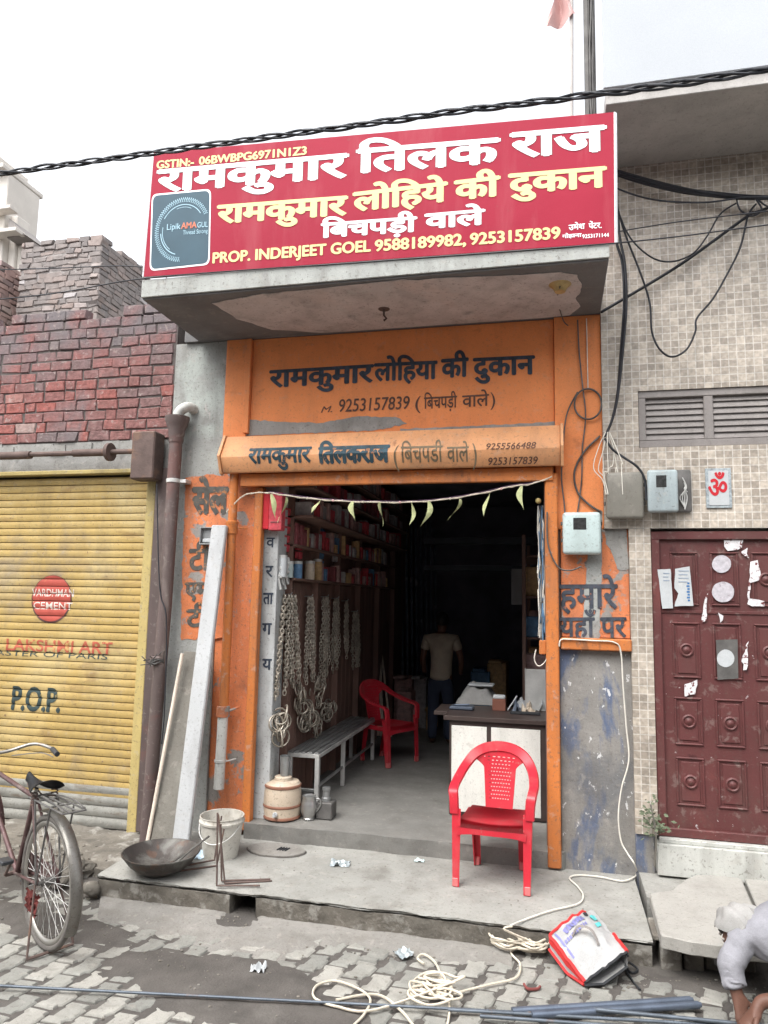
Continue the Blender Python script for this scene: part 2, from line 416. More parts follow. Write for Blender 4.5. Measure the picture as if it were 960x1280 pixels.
m_meterbrown = M('dusty smoked plastic cover', (.19, .18, .155), .4, var=.12, vs=6, layers=[dict(c=(.30, .28, .24), s=4, t=.55, soft=.15, w=.6)], g=0.6)
m_display = M('dark meter display', (.035, .035, .035), .25, var=.5, vs=60)
m_grime = M('grimy grey metal', (.12, .115, .11), .6, metal=.3, var=.3, vs=10)
m_omred = M('red enamel', (.48, .02, .03), .4, var=.05)
m_bucket = M('dirty cream bucket', (.50, .48, .43), .55, var=.1, vs=5, layers=[dict(c=(.3, .27, .22), s=6, t=.57, soft=.1, w=.6)], g=0.8)
m_camper = M('stained beige plastic', (.52, .43, .33), .5, var=.08, vs=5, layers=[dict(c=(.30, .18, .12), s=4, t=.6, soft=.1, w=.6, st=(.5, .5, 2)), dict(c=(.64, .60, .53), s=3, t=.55, soft=.1, w=.6)], g=0.7)
m_camperband = M('brown stained band', (.25, .12, .08), .6, var=.25, vs=10)
m_wok = M('cast iron', (.06, .052, .048), .6, metal=.4, var=.3, vs=5, bump=.3, layers=[dict(c=(.19, .19, .175), s=6, t=.47, soft=.15, w=.65), dict(c=(.12, .07, .05), s=9, t=.56, soft=.08, w=.6)])
m_laminate = M('white laminate', (.74, .73, .68), .4, var=.05, vs=3, layers=[dict(c=(.45, .42, .36), s=6, t=.62, soft=.1, w=.5)], g=0.4)
m_countertrim = M('dark brown laminate', (.055, .04, .036), .45, var=.2, vs=6)
m_leaf = M('dry pale green leaf', (.47, .50, .26), .7, var=.2, vs=20)
m_weed = M('dusty green leaf', (.10, .12, .075), .8, var=.35, vs=25)
m_brick = M('red bricks', (.3, .1, .08), .95, var=.4, vs=22, bump=1, bs=45, attr=('rnd', [(0, (.16, .125, .125)), (.3, (.20, .105, .10)), (.6, (.245, .10, .09)), (.85, (.29, .095, .08)), (1, (.31, .22, .2))]), layers=[dict(c=(.16, .148, .155), s=2.2, t=.32, soft=.25, w=.9, z=(3.75, 4.25)), dict(c=(.17, .155, .16), s=1.6, t=.52, soft=.12, w=.6), dict(c=(.36, .3, .28), s=20, t=.6, soft=.06, w=.55)], g=.5)
m_brickgrey = M('weathered grey bricks', (.2, .2, .2), .9, var=.25, vs=10, bump=.6, bs=40, attr=('rnd', [(0, (.165, .15, .148)), (.5, (.225, .20, .19)), (.85, (.28, .225, .205)), (1, (.42, .40, .40))]), layers=[dict(c=(.5, .49, .48), s=16, t=.66, soft=.05, w=.6), dict(c=(.28, .21, .18), s=2, t=.6, soft=.1, w=.5)])
m_brickpink = M('dusty pink bricks', (.3, .2, .17), .9, var=.2, vs=10, bump=.5, bs=40, attr=('rnd', [(0, (.26, .2, .19)), (.5, (.4, .27, .24)), (1, (.5, .42, .38))]))
m_mortar = M('dark mortar', (.105, .09, .085), .95, var=.3, vs=10, bump=.6)
m_mortarlight = M('grey mortar', (.27, .25, .24), .95, var=.3, vs=10, bump=.6)
m_fardwell = M('pale cream plaster', (.62, .58, .53), .9, var=.1, vs=1.2, layers=[dict(c=(.42, .38, .36), s=1.3, t=.57, soft=.12, w=.6)])
m_paver = M('cement pavers', (.3, .3, .29), .85, var=.14, vs=9, bump=.5, bs=90, attr=('rnd', [(0, (.20, .20, .183)), (.5, (.262, .26, .236)), (1, (.33, .32, .29))]), layers=[dict(c=(.17, .16, .14), s=5, t=.6, soft=.1, w=.6)], g=0.6)
m_dirt = M('packed street dirt', (.088, .08, .073), .95, var=.25, vs=5, bump=.7, bs=70, layers=[dict(c=(.14, .13, .118), s=3, t=.55, soft=.12, w=.6), dict(c=(.26, .25, .23), s=40, t=.70, soft=.03, w=.7)])
m_apron = M('thin cement skim', (.225, .215, .198), .92, var=.15, vs=4, bump=.5, bs=60, layers=[dict(c=(.2, .185, .165), s=4, t=.57, soft=.1, w=.6)], g=0.7)
m_slab = M('stone slab', (.32, .31, .285), .85, var=.07, vs=3, bump=.25, bs=60, layers=[dict(c=(.37, .36, .335), s=2, t=.55, soft=.15, w=.5)], g=0.5)
m_sack = M('white woven sack plastic', (.36, .362, .36), .6, var=.1, vs=8, layers=[dict(c=(.45, .42, .38), s=6, t=.58, soft=.1, w=.6)], g=0.35)
m_bagred = M('red bag piping', (.50, .03, .03), .55, var=.1, vs=8)
m_lilac = M('faded lilac print', (.17, .17, .36), .6, var=.2, vs=20)
m_teal = M('teal print', (.1, .42, .42), .6, var=.2, vs=20)
m_skin = M('brown skin', (.115, .055, .038), .55, var=.12, vs=14)
m_shirt = M('pale lavender grey cotton', (.24, .24, .262), .9, var=.16, vs=9, bump=.6, bs=22, layers=[dict(c=(.19, .185, .20), s=6, t=.58, soft=.1, w=.4)])
m_scarf = M('off white cotton', (.29, .285, .275), .9, var=.12, vs=10, bump=.5, bs=20, layers=[dict(c=(.20, .19, .18), s=9, t=.57, soft=.1, w=.5)])
m_trouser = M('dusty taupe trousers', (.25, .205, .19), .9, var=.14, vs=8, bump=.4, bs=14)
m_tee = M('beige t-shirt', (.40, .34, .27), .9, var=.14, vs=9, bump=.5, bs=9)
m_jeans = M('dark blue jeans', (.035, .045, .075), .9, var=.15, vs=8)
m_hair = M('black hair', (.012, .011, .011), .6, var=.3, vs=60)
m_eye = M('eye white', (.28, .25, .23), .4, var=.02, fine=0)
m_bikepaint = M('dull maroon bicycle enamel', (.10, .055, .055), .5, metal=.2, var=.3, vs=8, layers=[dict(c=(.24, .2, .18), s=9, t=.58, soft=.1, w=.6)], g=0.7)
m_chrome = M('dull chrome', (.34, .325, .30), .4, metal=.7, var=.2, vs=8, layers=[dict(c=(.22, .13, .09), s=10, t=.6, soft=.08, w=.7)], g=0.6)
m_tyre = M('dusty tyre rubber', (.13, .12, .11), .9, var=.2, vs=10, bump=.4, bs=120)
m_saddle = M('black vinyl', (.035, .037, .042), .5, var=.2, vs=8)
m_ragred = M('dull red rag', (.2, .055, .05), .9, var=.3, vs=14)
m_foil = M('silver wrapper', (.42, .47, .49), .35, metal=.4, var=.15, vs=30)
m_bluebag = M('pale blue plastic bag', (.55, .68, .78), .4, var=.15, vs=25)
m_pinkflag = M('faded pink cloth', (.6, .38, .36), .8, var=.1, vs=6)
m_goldpot = M('brass socket', (.45, .33, .15), .5, metal=.3, var=.2, vs=20)
CARTON = [M('carton '+n, tuple(min(.6, q*1.7) for q in c), .7, var=.3, vs=25, g=.4) for n, c in (('maroon', (.16, .045, .05)), ('red', (.28, .035, .045)), ('dusty rose', (.25, .16, .15)), ('navy', (.06, .12, .2)), ('kraft', (.30, .2, .1)), ('grey', (.22, .21, .21)))]
# ------------------------------------------------------------------ lettering: flat painted / printed glyphs, vowel signs put in visual order
def deva(s):
    L = []
    for ch in s:
        if ch == '\u093f' and L: L.insert(len(L)-1, ch)
        else: L.append(ch)
    return ''.join(L)
def text_mesh(txt, off=0.0):
    c = bpy.data.curves.new('lettering', 'FONT')
    c.body = deva(txt); c.offset = off; c.resolution_u = 4
    o = bpy.data.objects.new('lettering', c)
    COL.objects.link(o)
    dg = bpy.context.evaluated_depsgraph_get()
    me = bpy.data.meshes.new_from_object(o.evaluated_get(dg))
    bpy.data.objects.remove(o); bpy.data.curves.remove(c)
    return me
DEV_H, CAP_H = None, None
def top_of(ch):
    me = text_mesh(ch); h = max(v.co.y for v in me.vertices); bpy.data.meshes.remove(me); return h
DEV_H, CAP_H = top_of('र'), top_of('H')
def letters(bm, txt, A, B, h, up=Vector((0, 0, 1)), nrm=Vector((0, -1, 0)), latin=False, off=0.0, bold=0.0, lift=.0015, slant=0.0, shift=(0, 0), cuts=None, warp=None):
    """write txt from A to B (ends of the base line); h = height of the head line; adds flat faces to bm"""
    me = text_mesh(txt, off)
    t = bmesh.new(); t.from_mesh(me); bpy.data.meshes.remove(me)
    bmesh.ops.remove_doubles(t, verts=t.verts[:], dist=1e-5)
    if cuts:
        for y in cuts:
            bmesh.ops.bisect_plane(t, geom=t.verts[:]+t.edges[:]+t.faces[:], plane_co=(0, y, 0), plane_no=(0, 1, 0))
    xs = [v.co.x for v in t.verts]; x0, x1 = min(xs), max(xs)
    s = h/(CAP_H if latin else DEV_H)
    isl = {}
    t.verts.ensure_lookup_table()
    n = 0
    for v in t.verts:
        if v.index in isl: continue
        st = [v]; isl[v.index] = n
        while st:
            w = st.pop()
            for e in w.link_edges:
                q = e.other_vert(w)
                if q.index not in isl: isl[q.index] = n; st.append(q)
        n += 1
    A, B = Vector(A), Vector(B)
    ds = [(0, 0)]
    if bold: ds += [(bold, 0), (-bold, 0), (0, bold*.7), (0, -bold*.7)]
    for k, (dx, dy) in enumerate(ds):
        mp = {}
        for v in t.verts:
            x = v.co.x+dx+shift[0]+slant*v.co.y; y = v.co.y+dy+shift[1]
            p = A + (B-A)*((x-x0)/(x1-x0)) + up*(y*s)
            if warp: p = warp(p)
            p = p + nrm*(lift+.00005*((isl[v.index] % 4)+4*k))
            mp[v] = bm.verts.new(p)
        for f in t.faces:
            vs = [mp[v] for v in f.verts]
            fc = bm.faces.new(vs)
            fc.normal_update()
            if fc.normal.dot(nrm) < 0: fc.normal_flip()
    t.free()
def sign(parent, mat, items, name='lettering', **kw):
    mb = MB()
    for it in items:
        k = dict(kw); k.update(it[4] if len(it) > 4 else {})
        letters(mb.bm, *it[:4], **k)
    return mb.build(name, mat, parent, smooth=0, recalc=False)

# ------------------------------------------------------------------ ground
def set_rnd(o, per_face):
    at = o.data.attributes.new('rnd', 'FLOAT', 'FACE')
    at.data.foreach_set('value', per_face)

g = MB()
g.face([(-60, -30, -.03), (60, -30, -.03), (60, 60, -.03), (-60, 60, -.03)])
tag(g.build('ground', m_dirt, smooth=0), kind='structure')

# interlocking pavers in columns running towards the shops; dirt sheet between and over them
PATCH = [(onZ(270, 1225), .56, .20, .05), (onZ(330, 1262), .55, .16, .04), (onZ(210, 1200), .25, .10, .02), (onZ(95, 1165), .5, .12, .03),
         (onZ(870, 1225), .25, .10, .03), (onZ(480, 1195), .25, .05, .012), (onZ(280, 1150), .5, .06, .014), (onZ(790, 1235), .2, .08, .012), (onZ(20, 1140), .5, .1, .03)]
def dirt_h(x, y):
    h = -.0055 + .005*nz(x*2.3, y*2.3, 3) + .0035*nz(x*9, y*9, 8) + .003*nz(x*27, y*27, 1)
    for c, a, b, k in PATCH:
        w = 1.25 - (((x-c.x)/a)**2 + ((y-c.y)/b)**2)**.5 + .45*nz(x*4, y*4, 5) + .2*nz(x*13, y*13, 2)
        if w > 0: h += k*min(w, .45)*1.1
    if y > 4.1: h += .03*min(.4, max(0, (y-4.1)*1.6 + .25*nz(x*5, y*5, 7)))
    return min(h, .013+.003*nz(x*21, y*21, 4)+.002*nz(x*6, y*6, 2))
d = MB()
X0, X1, Y0, Y1 = -6.5, 4.0, 1.2, 4.75
d.grid(lambda u, v: Vector((lerp(X0, X1, u), lerp(Y0, Y1, v), dirt_h(lerp(X0, X1, u), lerp(Y0, Y1, v)))), 420, 140)
tag(d.build('street_dirt', m_dirt, smooth=60), kind='structure')
pv = bmesh.new()
rnds = []
PX, PY = .131, .192
def zig(y):      # zig-zag edge of the interlocking paver
    t = (y/PY) % 1.0
    return .011*(1 if .28 < t < .72 else -1 if (t < .22 or t > .78) else (1-2*(.28-t)/.06 if t < .5 else 1-2*(t-.72)/.06))
for i in range(int((X1-X0)/PX)):
    for j in range(int((Y1-Y0-.3)/PY)):
        sh = PY*.5 if i % 2 else 0
        cx, cy = X0+i*PX, Y0+j*PY+sh
        if 4.28 < cy: continue
        gap = .024+.009*nz(cx*3, cy*3)
        yl = [cy+gap/2, cy+PY*.22, cy+PY*.28, cy+PY*.5, cy+PY*.72, cy+PY*.78, cy+PY-gap/2]
        sg = 1 if i % 2 else 1
        L = [(cx+gap/2+zig(y-sh-Y0)*sg*.8, y) for y in yl]
        Rr = [(cx+PX-gap/2+zig(y-sh-Y0)*sg*.8, y) for y in yl]
        poly = L + list(reversed(Rr))
        rot = random.gauss(0, .03); ox, oy = random.gauss(0, .003), random.gauss(0, .004)
        mx, my = cx+PX/2, cy+PY/2
        skew = .22     # the columns lean a little against the street
        z = random.gauss(0, .0022); tx, ty = random.gauss(0, .012), random.gauss(0, .012)
        def pt(p, inset, zz):
            x, y = (p[0]-mx)*(1-inset/(PX/2)), (p[1]-my)*(1-inset/(PY/2))
            x, y = x*math.cos(rot)-y*math.sin(rot), x*math.sin(rot)+y*math.cos(rot)
            w = .006*nz((mx+x)*32, (my+y)*32, 2)
            x += w; y += .006*nz((mx+x)*32, (my+y)*40, 9)
            return Vector((mx+x+ox+skew*(my+y-3.6), my+y+oy-.03*(mx+x), zz+z+tx*x+ty*y+.0025*nz((mx+x)*30, (my+y)*30, 6)))
        bot = [pv.verts.new(pt(p, 0, -.03)) for p in poly]
        mid = [pv.verts.new(pt(p, .001, -.004)) for p in poly]
        top = [pv.verts.new(pt(p, .009, .003)) for p in poly]
        q = random.random()
        n = len(poly)
        for A, B in ((bot, mid), (mid, top)):
            for k in range(n):
                pv.faces.new((A[k], A[(k+1) % n], B[(k+1) % n], B[k])); rnds.append(q)
        pv.faces.new(top); rnds.append(q)
me = bpy.data.meshes.new('street'); bmesh.ops.recalc_face_normals(pv, faces=pv.faces[:]); pv.to_mesh(me); pv.free()
o = link_mesh('street', me, m_paver, smooth=40); set_rnd(o, rnds); tag(o, kind='structure')
hx0, hx1 = onY(286, 1140, 4.33).x, onY(319, 1140, 4.33).x
# cement skim along the foot of the plinth
ap = MB()
apx = [(120, 1140), (200, 1152), (300, 1168), (420, 1172), (560, 1186), (640, 1196)]
def apf(u, v):
    k = u*(len(apx)-1); i = min(int(k), len(apx)-2); q = [lerp(apx[i][c], apx[i+1][c], k-i) for c in (0, 1)]
    a = onZ(q[0], q[1]-14); a.y = 4.36
    b = onZ(q[0], q[1]+16+14*nz(u*9, 2)+7*nz(u*31, 5)+ (12 if .25 < u < .5 else 0))
    p = a.lerp(b, v); p.z = .017*(1-v**3) + .002*nz(p.x*20, p.y*20)-.004*v
    if hx0-.02 < p.x < hx1+.02: p.z = min(p.z, .004)
    return p
ap.grid(apf, 90, 10)
tag(ap.build('cement_skim', m_apron, smooth=60), kind='structure')

# plinth in front of the shop: worn slab over rough sides, with a drain mouth
PT = .15
def plinth_top(x0, x1, y0, y1, zt, zb, name, mat, nu=120, nv=24, edge=.018):
    mb = MB()
    def top(u, v):
        x, y = lerp(x0, x1, u), lerp(y0, y1, v)
        if v == 0: y += edge*(nz(x*4, 7)+.6*nz(x*17, 3))
        z = zt + .003*nz(x*3, y*3) + .002*nz(x*11, y*11)
        if v == 0: z -= .006+.006*abs(nz(x*9, 1))
        return Vector((x, y, z))
    mb.grid(top, nu, nv)
    def side(u, v):
        p = top(u, 0); x = p.x
        return Vector((x, p.y + v*.012 + (.014*nz(x*6, v*5, 4)+.008*nz(x*21, v*9, 4))*(1 if 0 < v else 0), lerp(p.z, zb, v)))
    mb.grid(side, nu, 5)
    for sgn, xx in ((0, x0), (1, x1)):
        mb.face([(xx, y0+.0, zb), (xx, y1, zb), (xx, y1, zt), (xx, y0, zt)])
    return mb
pl = plinth_top(-2.87, .50, 4.33, 5.42, PT, .127, 'pavement', m_pave)
tag(pl.build('pavement', m_pave, smooth=50), kind='structure')
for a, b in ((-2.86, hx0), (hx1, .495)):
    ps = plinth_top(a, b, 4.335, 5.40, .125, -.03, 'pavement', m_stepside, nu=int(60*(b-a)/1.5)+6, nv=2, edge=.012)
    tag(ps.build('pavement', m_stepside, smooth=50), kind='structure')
dk = MB(); dk.box((hx0-.02, 4.62, -.02), (hx1+.02, 4.66, .122)); tag(dk.build('pavement', m_dirt), kind='structure')
# lower broken strip before the yellow shutter
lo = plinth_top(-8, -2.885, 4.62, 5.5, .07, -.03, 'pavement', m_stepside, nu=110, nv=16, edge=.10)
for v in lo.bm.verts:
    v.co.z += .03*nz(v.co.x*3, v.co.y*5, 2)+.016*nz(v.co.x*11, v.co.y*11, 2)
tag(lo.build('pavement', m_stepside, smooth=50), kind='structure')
# ground before the maroon door
rg = plinth_top(.53, 6, 4.85, 5.5, .185, -.03, 'pavement', m_pave, nu=80, nv=10, edge=.05)
tag(rg.build('pavement', m_pave, smooth=50), kind='structure')
# shop floor and its step
FZ = .27
fl = plinth_top(-3.0, .30, 5.235, 12.0, FZ, .10, 'floor', m_floor, nu=90, nv=30, edge=.012)
for v in fl.bm.verts:
    if v.co.x > .05 and v.co.y < 5.5: v.co.y = max(v.co.y, 5.32)
    if v.co.x < -2.3 and v.co.y < 5.6: v.co.y = max(v.co.y, 5.32)
tag(fl.build('shop_floor', m_floor, smooth=50), kind='structure')

# ------------------------------------------------------------------ brick walls as real bricks
def brick_wall(mb, rn, org, ux, nrm, length, height, bl=.205, bh=.083, joint=.012, dep=.1, jit=1.0, top_rag=0.0, skip=None):
    """bricks on the plane through org; ux runs along the wall, nrm points out of it"""
    ux, nrm = Vector(ux), Vector(nrm); up = Vector((0, 0, 1))
    rows = int(round(height/bh))
    for r in range(rows):
        x = -random.random()*bl
        while x < length:
            w = bl*(random.choice((1, 1, 1, 1, .52, .78)))
            a, b = max(0, x+joint/2), min(length, x+w-joint/2)
            x += w
            if b-a < .03: continue
            if top_rag and r >= rows-1 and random.random() < top_rag: continue
            if skip and skip(a, b, r*bh): continue
            z0 = r*bh+joint/2+random.gauss(0, .002)*jit; z1 = (r+1)*bh-joint/2+random.gauss(0, .002)*jit
            out = random.gauss(.003, .003)*jit
            c = [Vector(org)+ux*q+up*z for q, z in ((a, z0), (b, z0), (b, z1), (a, z1))]
            c = [p+up*random.gauss(0, .0042)*jit+ux*random.gauss(0, .0055)*jit for p in c]
            F = [mb.bm.verts.new(p+nrm*out+(up*(.006 if k < 2 else -.006)+ux*(.006 if k in (0, 3) else -.006))) for k, p in enumerate(c)]
            G = [mb.bm.verts.new(p+nrm*(out-.007)) for p in c]
            H = [mb.bm.verts.new(p-nrm*dep) for p in c]
            q = min(1, max(0, random.gauss(.5, .2)))
            mb.bm.faces.new(F); rn.append(q)
            for A, B in ((F, G), (G, H)):
                for k in range(4):
                    mb.bm.faces.new((A[k], B[k], B[(k+1) % 4], A[(k+1) % 4])); rn.append(q)

# ------------------------------------------------------------------ the brick shop with the yellow shutter
WY = 5.3
bs = empty('brick_shop', (-4.5, 5.4, 0), 'low red brick shop with a closed yellow roller shutter', 'shop building')
mb = MB(); rn = []
bz0 = 3.235
brick_wall(mb, rn, (-7.6, WY+.02, bz0), (1, 0, 0), (0, -1, 0), 4.50, 1.2, bh=.0922, joint=.009, jit=.9, top_rag=.3)
o = mb.build('brick_wall', m_brick, bs, smooth=40); set_rnd(o, rn)
mb = MB(); mb.box((-7.6, WY+.028, bz0+.003), (-3.09, WY+.25, bz0+1.09)); mb.build('mortar', m_mortar, o, smooth=0)
mb = MB(); mb.box((-7.6, WY+.03, 2.99), (-3.09, WY+.25, bz0))
for k in range(26):
    x = -6.6+k*.13
    mb.box((x, WY+.01+.015*random.random(), 3.12+.05*random.random()), (x+.16, WY+.03, 3.2+.05*random.random()), M=None)
mb.build('lintel', m_cement, bs)
SH_X1, SH_P, SH_Y = -3.27, .0625, WY+.10
def slat(z):      # corrugated roller slat profile
    t = (z % SH_P)/SH_P
    return SH_Y + ((-.003 - .004*math.sin(math.pi*t/.88)) if t < .88 else .012)
zs = []
z = .30
while z < 2.96:
    for f in (.001, .22, .44, .66, .875, .885, .99):
        zz = (int(z/SH_P)+f)*SH_P
        if .24 < zz < 2.96: zs.append(zz)
    z += SH_P
zs = sorted(set(zs))
mb = MB()
xs = [-7.6, -6, -5, -4.4, -3.8, SH_X1]
V = [[mb.bm.verts.new((x, slat(z)+.004*nz(x*1.3, z*2), z)) for z in zs] for x in xs]
for i in range(len(xs)-1):
    for j in range(len(zs)-1): mb.bm.faces.new((V[i][j], V[i+1][j], V[i+1][j+1], V[i][j+1]))
sh = mb.build('roller_shutter', m_yellow, bs, smooth=30)
mb = MB()
for k in range(4):
    z0 = .07+k*.085
    mb.prism([(-7.6, SH_Y-.004, z0), (-7.6, SH_Y-.016, z0+.03), (-7.6, SH_Y-.012, z0+.06), (-7.6, SH_Y+.004, z0+.083), (-7.6, SH_Y+.02, z0+.083), (-7.6, SH_Y+.02, z0)], (7.6+SH_X1, 0, 0))
mb.build('shutter_foot', m_shutterfoot, sh)
cutz = [z for z in zs]
def paint_on_slat(p): return Vector((p.x, slat(p.z)+.004*nz(p.x*1.3, p.z*2), p.z))
def shutter_text(txt, px0, px1, h, mat, **kw):
    A, B = onY(*px0, SH_Y), onY(*px1, SH_Y); B.z = A.z = (A.z+B.z)/2
    s = h/CAP_H
    cuts = [(z-A.z)/s for z in cutz if -.2*h < z-A.z < 1.2*h]
    return sign(sh, mat, [(txt, A, B, h, dict(latin=True, cuts=cuts, warp=paint_on_slat, lift=.0016, **kw))])
def shutter_disc(cx, cy, rx, rz, mat, lift):
    t = bmesh.new()
    c = onY(cx, cy, SH_Y)
    t.faces.new([t.verts.new((c.x+rx*math.cos(a*math.pi/24)*(1+.02*nz(a, 1)), 0, c.z+rz*math.sin(a*math.pi/24)*(1+.03*nz(a, 3)))) for a in range(48)])
    for z in cutz: bmesh.ops.bisect_plane(t, geom=t.verts[:]+t.edges[:]+t.faces[:], plane_co=(0, 0, z), plane_no=(0, 0, 1))
    for v in t.verts: v.co = paint_on_slat(v.co)+Vector((0, -lift, 0))
    me = bpy.data.meshes.new('disc'); bmesh.ops.recalc_face_normals(t, faces=t.faces[:]); t.to_mesh(me); t.free()
    return link_mesh('emblem', me, mat, sh, smooth=0)
m_emblem = M('faded red emblem paint', (.40, .075, .055), .6, var=.15, vs=10, layers=[dict(c=(.5, .33, .12), s=14, t=.62, soft=.05, w=.7)])
m_emblemedge = M('dark emblem outline', (.10, .05, .04), .7, var=.3, vs=20)
shutter_disc(65, 749, .199, .205, m_emblemedge, .0012)
shutter_disc(65, 748, .187, .195, m_emblem, .0022)
m_slogan = M('faded red shutter lettering', (.42, .10, .06), .65, var=.25, vs=16, layers=[dict(c=(.55, .38, .14), s=16, t=.57, soft=.05, w=.8)])
m_slogan2 = M('worn white shutter lettering', (.62, .56, .5), .65, var=.2, vs=16, layers=[dict(c=(.4, .1, .06), s=20, t=.6, soft=.05, w=.8)])
m_pop = M('dark green blue stencil paint', (.035, .055, .055), .65, var=.3, vs=14, layers=[dict(c=(.45, .34, .13), s=16, t=.63, soft=.05, w=.7)])
shutter_text('VARDHMAN', (40, 750), (93, 741), .062, m_slogan2, bold=.012, off=.004)
shutter_text('CEMENT', (42, 765), (91, 758), .058, m_slogan2, bold=.012, off=.004)
shutter_text('LAKSHMI ART', (8, 815), (141, 815), .095, m_slogan, bold=.015, off=.004)
shutter_text('PLASTER OF PARIS', (-24, 820), (135, 822), .045, m_pop, bold=.0)
shutter_text('P.O.P.', (15, 888), (75, 888), .185, m_pop, bold=.03, off=.01)
# rail, header, rod and bracket of the shutter
mb = MB()
ra, rb = onY(189, 592, WY+.05), onY(160, 1062, WY+.05)
mb.prism([(SH_X1-.03, WY+.03, .06), (SH_X1+.055, WY+.03, .06), (SH_X1+.055, WY+.13, .06), (SH_X1-.03, WY+.13, .06)], (0, 0, 2.91), bev=.006)
mb.build('guide_rail', m_yellowrail, bs)
mb = MB(); mb.box((-7.6, WY+.02, 2.955), (SH_X1-.02, WY+.14, 2.99), .004); mb.build('shutter_header', m_yellowrail, bs)
mb = MB()
a, b = onY(-60, 573, 5.16), onY(178, 562, 5.16)
a.z = b.z = (a.z+b.z)/2
mb.tube([(-7.6, 5.16, a.z), (b.x, 5.16, b.z)], .021, 10)
c1, c2 = onY(92, 568, 5.16), onY(135, 567, 5.16)
mb.tube([(c1.x, 5.16, a.z), (c2.x-.0, 5.16, a.z)], .032, 12)
mb.tube([(c2.x+.0, 5.16, a.z), (c2.x+.03, 5.16, a.z)], .075, 18)
c3 = onY(38, 572, 5.16); mb.tube([(-7.6, 5.16, a.z-.004), (c3.x, 5.16, a.z-.004)], .034, 12)
mb.build('shutter_rod', m_rust, bs)
mb = MB()
a, b = onY(172, 545, 5.22), onY(197, 600, 5.22)
mb.box((a.x, 5.14, b.z), (b.x, 5.30, a.z+.02), .01)
mb.build('bracket_plate', m_rust, bs)
mb = MB()
mb.box((SH_X1+.07, WY+.0, .10), (-3.09, WY+.25, 2.985), .004)
mb.build('brown_jamb', m_brownpipe, bs)
mb = MB(); mb.box((-7.6, WY+.251, 0), (-3.05, WY+3.5, 4.28)); mb.build('rear_walls', m_mortarlight, bs)

# ------------------------------------------------------------------ the shop
sb = empty('shop_building', (-1.1, 5.4, 0), 'narrow orange painted hardware shop, open front, cement canopy', 'shop building')
def panel(name, mat, x0, x1, z0, z1, y=WY, dep=.25, parent=None, bev=.004):
    m_ = MB(); m_.box((x0, y, z0), (x1, y+dep, z1), bev); return m_.build(name, mat, parent or sb)
SOF = 4.045
pier = panel('pier', m_pier, -3.085, -2.615, .05, SOF-.002, y=WY+.004)
panel('pier', m_orangeworn, -2.613, -2.30, .14, 3.2, y=WY+.02)
frameL = panel('pier', m_orange, -2.613, -2.415, 3.202, SOF-.002, y=WY-.012)
panel('fascia_edge', m_orange, -2.44, -2.39, 3.25, SOF-.004, y=WY-.022, dep=.2)
fas = panel('fascia', m_orange, -2.388, .018, 3.202, SOF-.002, y=WY+.012)
rp = panel('pier', m_orange, .02, .352, 2.46, SOF-.002, y=WY-.02)
rp2 = panel('pier', m_orangeworn, .052, .512, 1.70, 2.458, y=WY-.018)
rp3 = panel('pier', m_lowpier, .036, .53, .12, 1.612, y=WY-.014)
mb = MB(); a = onY(701, 803, 5.22); b = onY(787, 817, 5.22)
mb.box((a.x-.0, 5.225, 1.615), (.515, 5.5, 1.697), .008); mb.build('ledge', m_orangewood, sb)
# patches of bare cement on the paint, each a thin skin
def skin(poly_px, y, mat, parent, name, t=.003, rag=.006):
    pts = [onY(px, py, y) for px, py in poly_px]
    out = []
    for k in range(len(pts)):
        p, q = pts[k], pts[(k+1) % len(pts)]
        n = max(1, int((q-p).length/.03))
        for j in range(n):
            r_ = p.lerp(q, j/n); r_.x += rag*nz(r_.x*30, r_.z*30, 1); r_.z += rag*nz(r_.x*30, r_.z*30, 5); r_.y = y
            out.append(r_)
    m_ = MB(); m_.prism(out, (0, t, 0)); return m_.build(name, mat, parent, smooth=0)
skin([(306, 524), (340, 527), (400, 529), (450, 520), (500, 522), (508, 530), (470, 538), (390, 541), (306, 545)], WY+.008, m_cement, fas, 'bare_patch', rag=.012)
skin([(500, 536), (560, 534), (697, 527), (699, 538), (500, 543)], WY+.008, m_cement, fas, 'bare_patch', rag=.008)
skin([(232, 597), (262, 593), (289, 594), (289, 690), (284, 797), (226, 800), (228, 700)], WY+.001, m_orangeworn, pier, 'orange_patch', rag=.016)
skin([(742, 640), (753, 640), (752, 740), (749, 800), (727, 800), (731, 740), (735, 690)], WY-.0215, m_pier, rp2, 'bare_stripe', rag=.012)
skin([(757, 656), (783, 656), (786, 712), (772, 712), (764, 690), (757, 680)], WY-.0222, m_cement, rp2, 'bare_patch', rag=.012)
